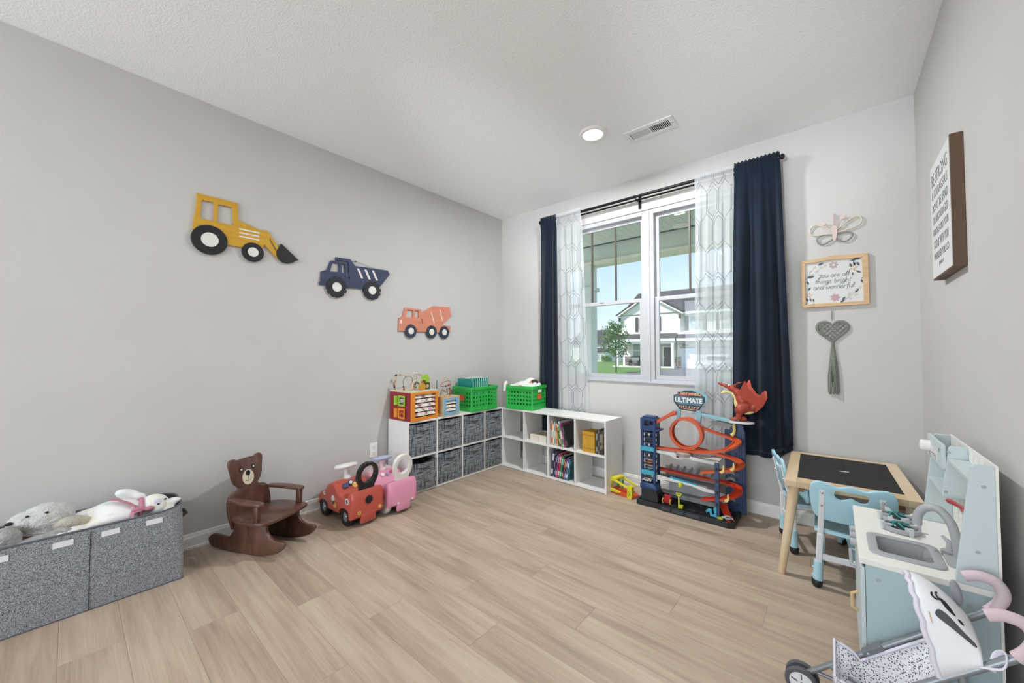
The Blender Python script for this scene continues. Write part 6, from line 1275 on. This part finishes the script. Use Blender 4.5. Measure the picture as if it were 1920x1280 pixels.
for y in (YF, YN):
    S('side_rail', MB().tube([(2.872, y, rz_(2.872)), (3.28, y, rz_(3.28))], .0085, 12), m_al, smooth=50)
    hnd = spline([(3.245, y, rz_(3.245)), (3.278, y, rz_(3.278)), (3.299, y, .489), (3.305, y, .518), (3.292, y, .543), (3.262, y, .549), (3.234, y, .538)], 6)
    S('handle_grip', MB().tube(hnd[6:], .0138, 14), m_pf, smooth=60)
    S('handle_tube', MB().tube([(3.24, y, rz_(3.24)), (3.285, y, rz_(3.285))], .0095, 12), m_al, smooth=50)
    S('fold_joint', MB().bar((3.02, y, rz_(3.02)), (3.065, y, rz_(3.065)), .02, .026, (0, 1, 0)), m_joint, bevel=.003); S('joint_bolt', MB().ball((3.03, y-.011, rz_(3.03)), .005, 8), m_chr)
    S('rear_leg', MB().tube([(3.19, y, rz_(3.19)), (3.27, y, .06)], .008, 10), m_al, smooth=50)
    S('lower_bar', MB().tube([(2.895, y, rz_(2.895)-.004), (3.265, y, .085)], .006, 10), m_al, smooth=50)
    for xw, r_ in ((2.86, .048), (3.275, .048)):
        for dy in ((-.018, .018) if xw < 3 else (-.0, )):
            mm = T(xw, y+dy, r_) @ Rm(R(90), 'X')
            w = S('wheel', MB().lathe([(.036, -.009), (.045, -.008), (.048, -.003), (.048, .003), (.045, .008), (.036, .009), (.034, 0)], 24, mm), m_sgrey, smooth=40)
            S('wheel_disc', MB().lathe([(.001, -.006), (.036, -.005), (.036, .005), (.001, .006)], 24, mm), m_spw, w, smooth=40)
            for k in range(5): a = R(72*k+20); S('spoke_slot', MB().bar((xw+.012*cos(a), y+dy-.0066, r_+.012*sin(a)), (xw+.03*cos(a), y+dy-.0066, r_+.03*sin(a)), .003, .002, (0, 1, 0)), m_sgrey, w)
        S('axle', MB().tube([(xw, y-.03, r_), (xw, y+.03, r_)], .004, 8), m_joint)
    S('fork', MB().bar((2.862, y, .05), (2.885, y, rz_(2.885)), .014, .016, (0, 1, 0)), m_joint, bevel=.003)
S('cross_brace', MB().tube([(2.93, YF, .13), (3.2, YN, .2)], .006, 8), m_al); S('cross_brace', MB().tube([(2.93, YN, .13), (3.2, YF, .2)], .006, 8), m_al)
S('rear_axle', MB().tube([(3.275, YF, .048), (3.275, YN, .048)], .005, 8), m_al)
prof = spline([(2.962, .135), (2.985, .115), (3.04, .125), (3.095, .16), (3.15, .26), (3.19, .36), (3.205, .405)], 5)
def sling(u, v):
    k = v*(len(prof)-1); i = min(int(k), len(prof)-2); f = k-i; x = prof[i][0]*(1-f)+prof[i+1][0]*f; z = prof[i][1]*(1-f)+prof[i+1][1]*f
    e = abs(2*u-1)**3; zr = max(z, rz_(x)-.012, .21+(3.0-x)*.45 if x < 3.0 else 0)
    return V((x, YN+.012+(YF-YN-.024)*u, z*(1-e)+zr*e))
S('seat_sling', MB().grid(sling, 18, 30), m_dot, smooth=180, thick=.003)
def flap(u, v): q = sling(u, 0); return V((q.x-.014*v, q.y, q.z*(1-v)+max(q.z, .165+.07*abs(2*u-1)**2)*v))
S('footrest_panel', MB().grid(flap, 14, 10), m_dot, smooth=180, thick=.003)
S('footrest_piping', MB().tube([flap(u/14, 1) for u in range(15)], .0035, 6), m_lil)
for u in (0, 1): S('seat_piping', MB().tube([sling(u, v/20) for v in range(21)], .0045, 6), m_lil, smooth=60)
S('footrest_strap', MB().tube([flap(0, .6), (2.945, YN-.004, .17), (2.94, YN-.006, .12), (2.95, YN, .085)], .006, 6, flat=.3), m_lil)
# hood: lofted between a tall front hoop and a low back hoop
YC = (YF+YN)/2; HW = (YF-YN)/2+.006
def hood(s_, a, off=0):
    bx = 3.158+(3.226-3.158)*s_; bz = rz_(bx)+.006; ax = 3.116+(3.226-3.116)*s_**.85; az = .545-.085*s_**1.6
    h = sin(a); hh = h**.75 if h > 0 else 0
    p = V((bx+(ax-bx)*hh, YC-HW*cos(a)*(1-.06*h), bz+(az-bz)*hh))
    if off:
        e = .01; d1 = hood(min(1, s_+e), a)-hood(max(0, s_-e), a); d2 = hood(s_, min(pi, a+e))-hood(s_, max(0, a-e)); nrm = d1.cross(d2)
        if nrm.length > 1e-9:
            nrm.normalize()
            if nrm.dot(p-V((3.19, YC, .3))) < 0: nrm = -nrm
            p = p+nrm*off
    return p
S('hood', MB().grid(lambda u, v: hood(u, pi*v), 14, 28), m_spw, smooth=180, thick=-.0025)
bk_ = MB(); ar = [hood(1, pi*k/24) for k in range(25)]; bk_.add(ar+[V((3.226, YC, rz_(3.226)-.03))], [(k, k+1, 25) for k in range(24)]); S('hood_back', bk_, m_spw, thick=.002)
S('hood_trim', MB().tube([hood(0, pi*k/28)+V((-.004-.003*sin(k*2.2), 0, 0)) for k in range(29)], .0065, 8), mat('lilac_trim', 'dcd6e2', .85), smooth=60)
def decal(nm, pts, m, off=.003): 
    c = [hood(s_, a, off) for s_, a in pts]; ctr = hood(sum(q[0] for q in pts)/len(pts), sum(q[1] for q in pts)/len(pts), off+.0006); b = MB(); N = len(c)
    b.add(c+[ctr], [(k, (k+1) % N, N) for k in range(N)]); S(nm, b, m)
decal('cheek_patch', spline([(.22, .74), (.3, .86), (.45, .86), (.68, .72), (.9, .62), (.9, .5), (.72, .54), (.45, .62), (.27, .68)], 3, True), m_sgrey)
decal('eye', [(.7+.055*cos(2*pi*k/14), .93+.055*sin(2*pi*k/14)) for k in range(14)], m_blk)
decal('nose', spline([(.38, 1.19), (.48, 1.21), (.58, 1.1), (.62, .98), (.52, .97), (.42, 1.05)], 3, True), m_blk)
for q in ([(.4, 1.14), (.34, 1.17), (.33, 1.25), (.36, 1.32)], [(.37, 1.13), (.3, 1.08), (.25, 1.12), (.26, 1.2)]): S('mouth_line', MB().tube([hood(s_, a, .003) for s_, a in spline(q, 5)], .0022, 6), m_blk)
S('maker_print', MB().tube([hood(.12, .55+.012*k, .0025)+V((.0012*sin(k*2), 0, 0)) for k in range(16)], .0012, 5), m_fw)
for a in (1.95, ): S('ear', MB().ball(hood(.72, a)+V((.01, .0, .024)), (.011, .011, .034), 12, Rm(R(-10), 'Y')), mat('ear_grey', '8e8f94', .9), smooth=60)
S('tie_strap', MB().tube(spline([hood(.9, .02), (3.255, YN-.014, .43), (3.262, YN-.004, .462), (3.25, YN+.012, .445), (3.238, YN-.012, .415)], 5), .006, 6, flat=.35), m_lil)
S('rear_basket', MB().prism([(3.1, .10), (3.24, .11), (3.26, .2), (3.19, .19)], YN+.02, YF-.02, 'xz'), m_dot)
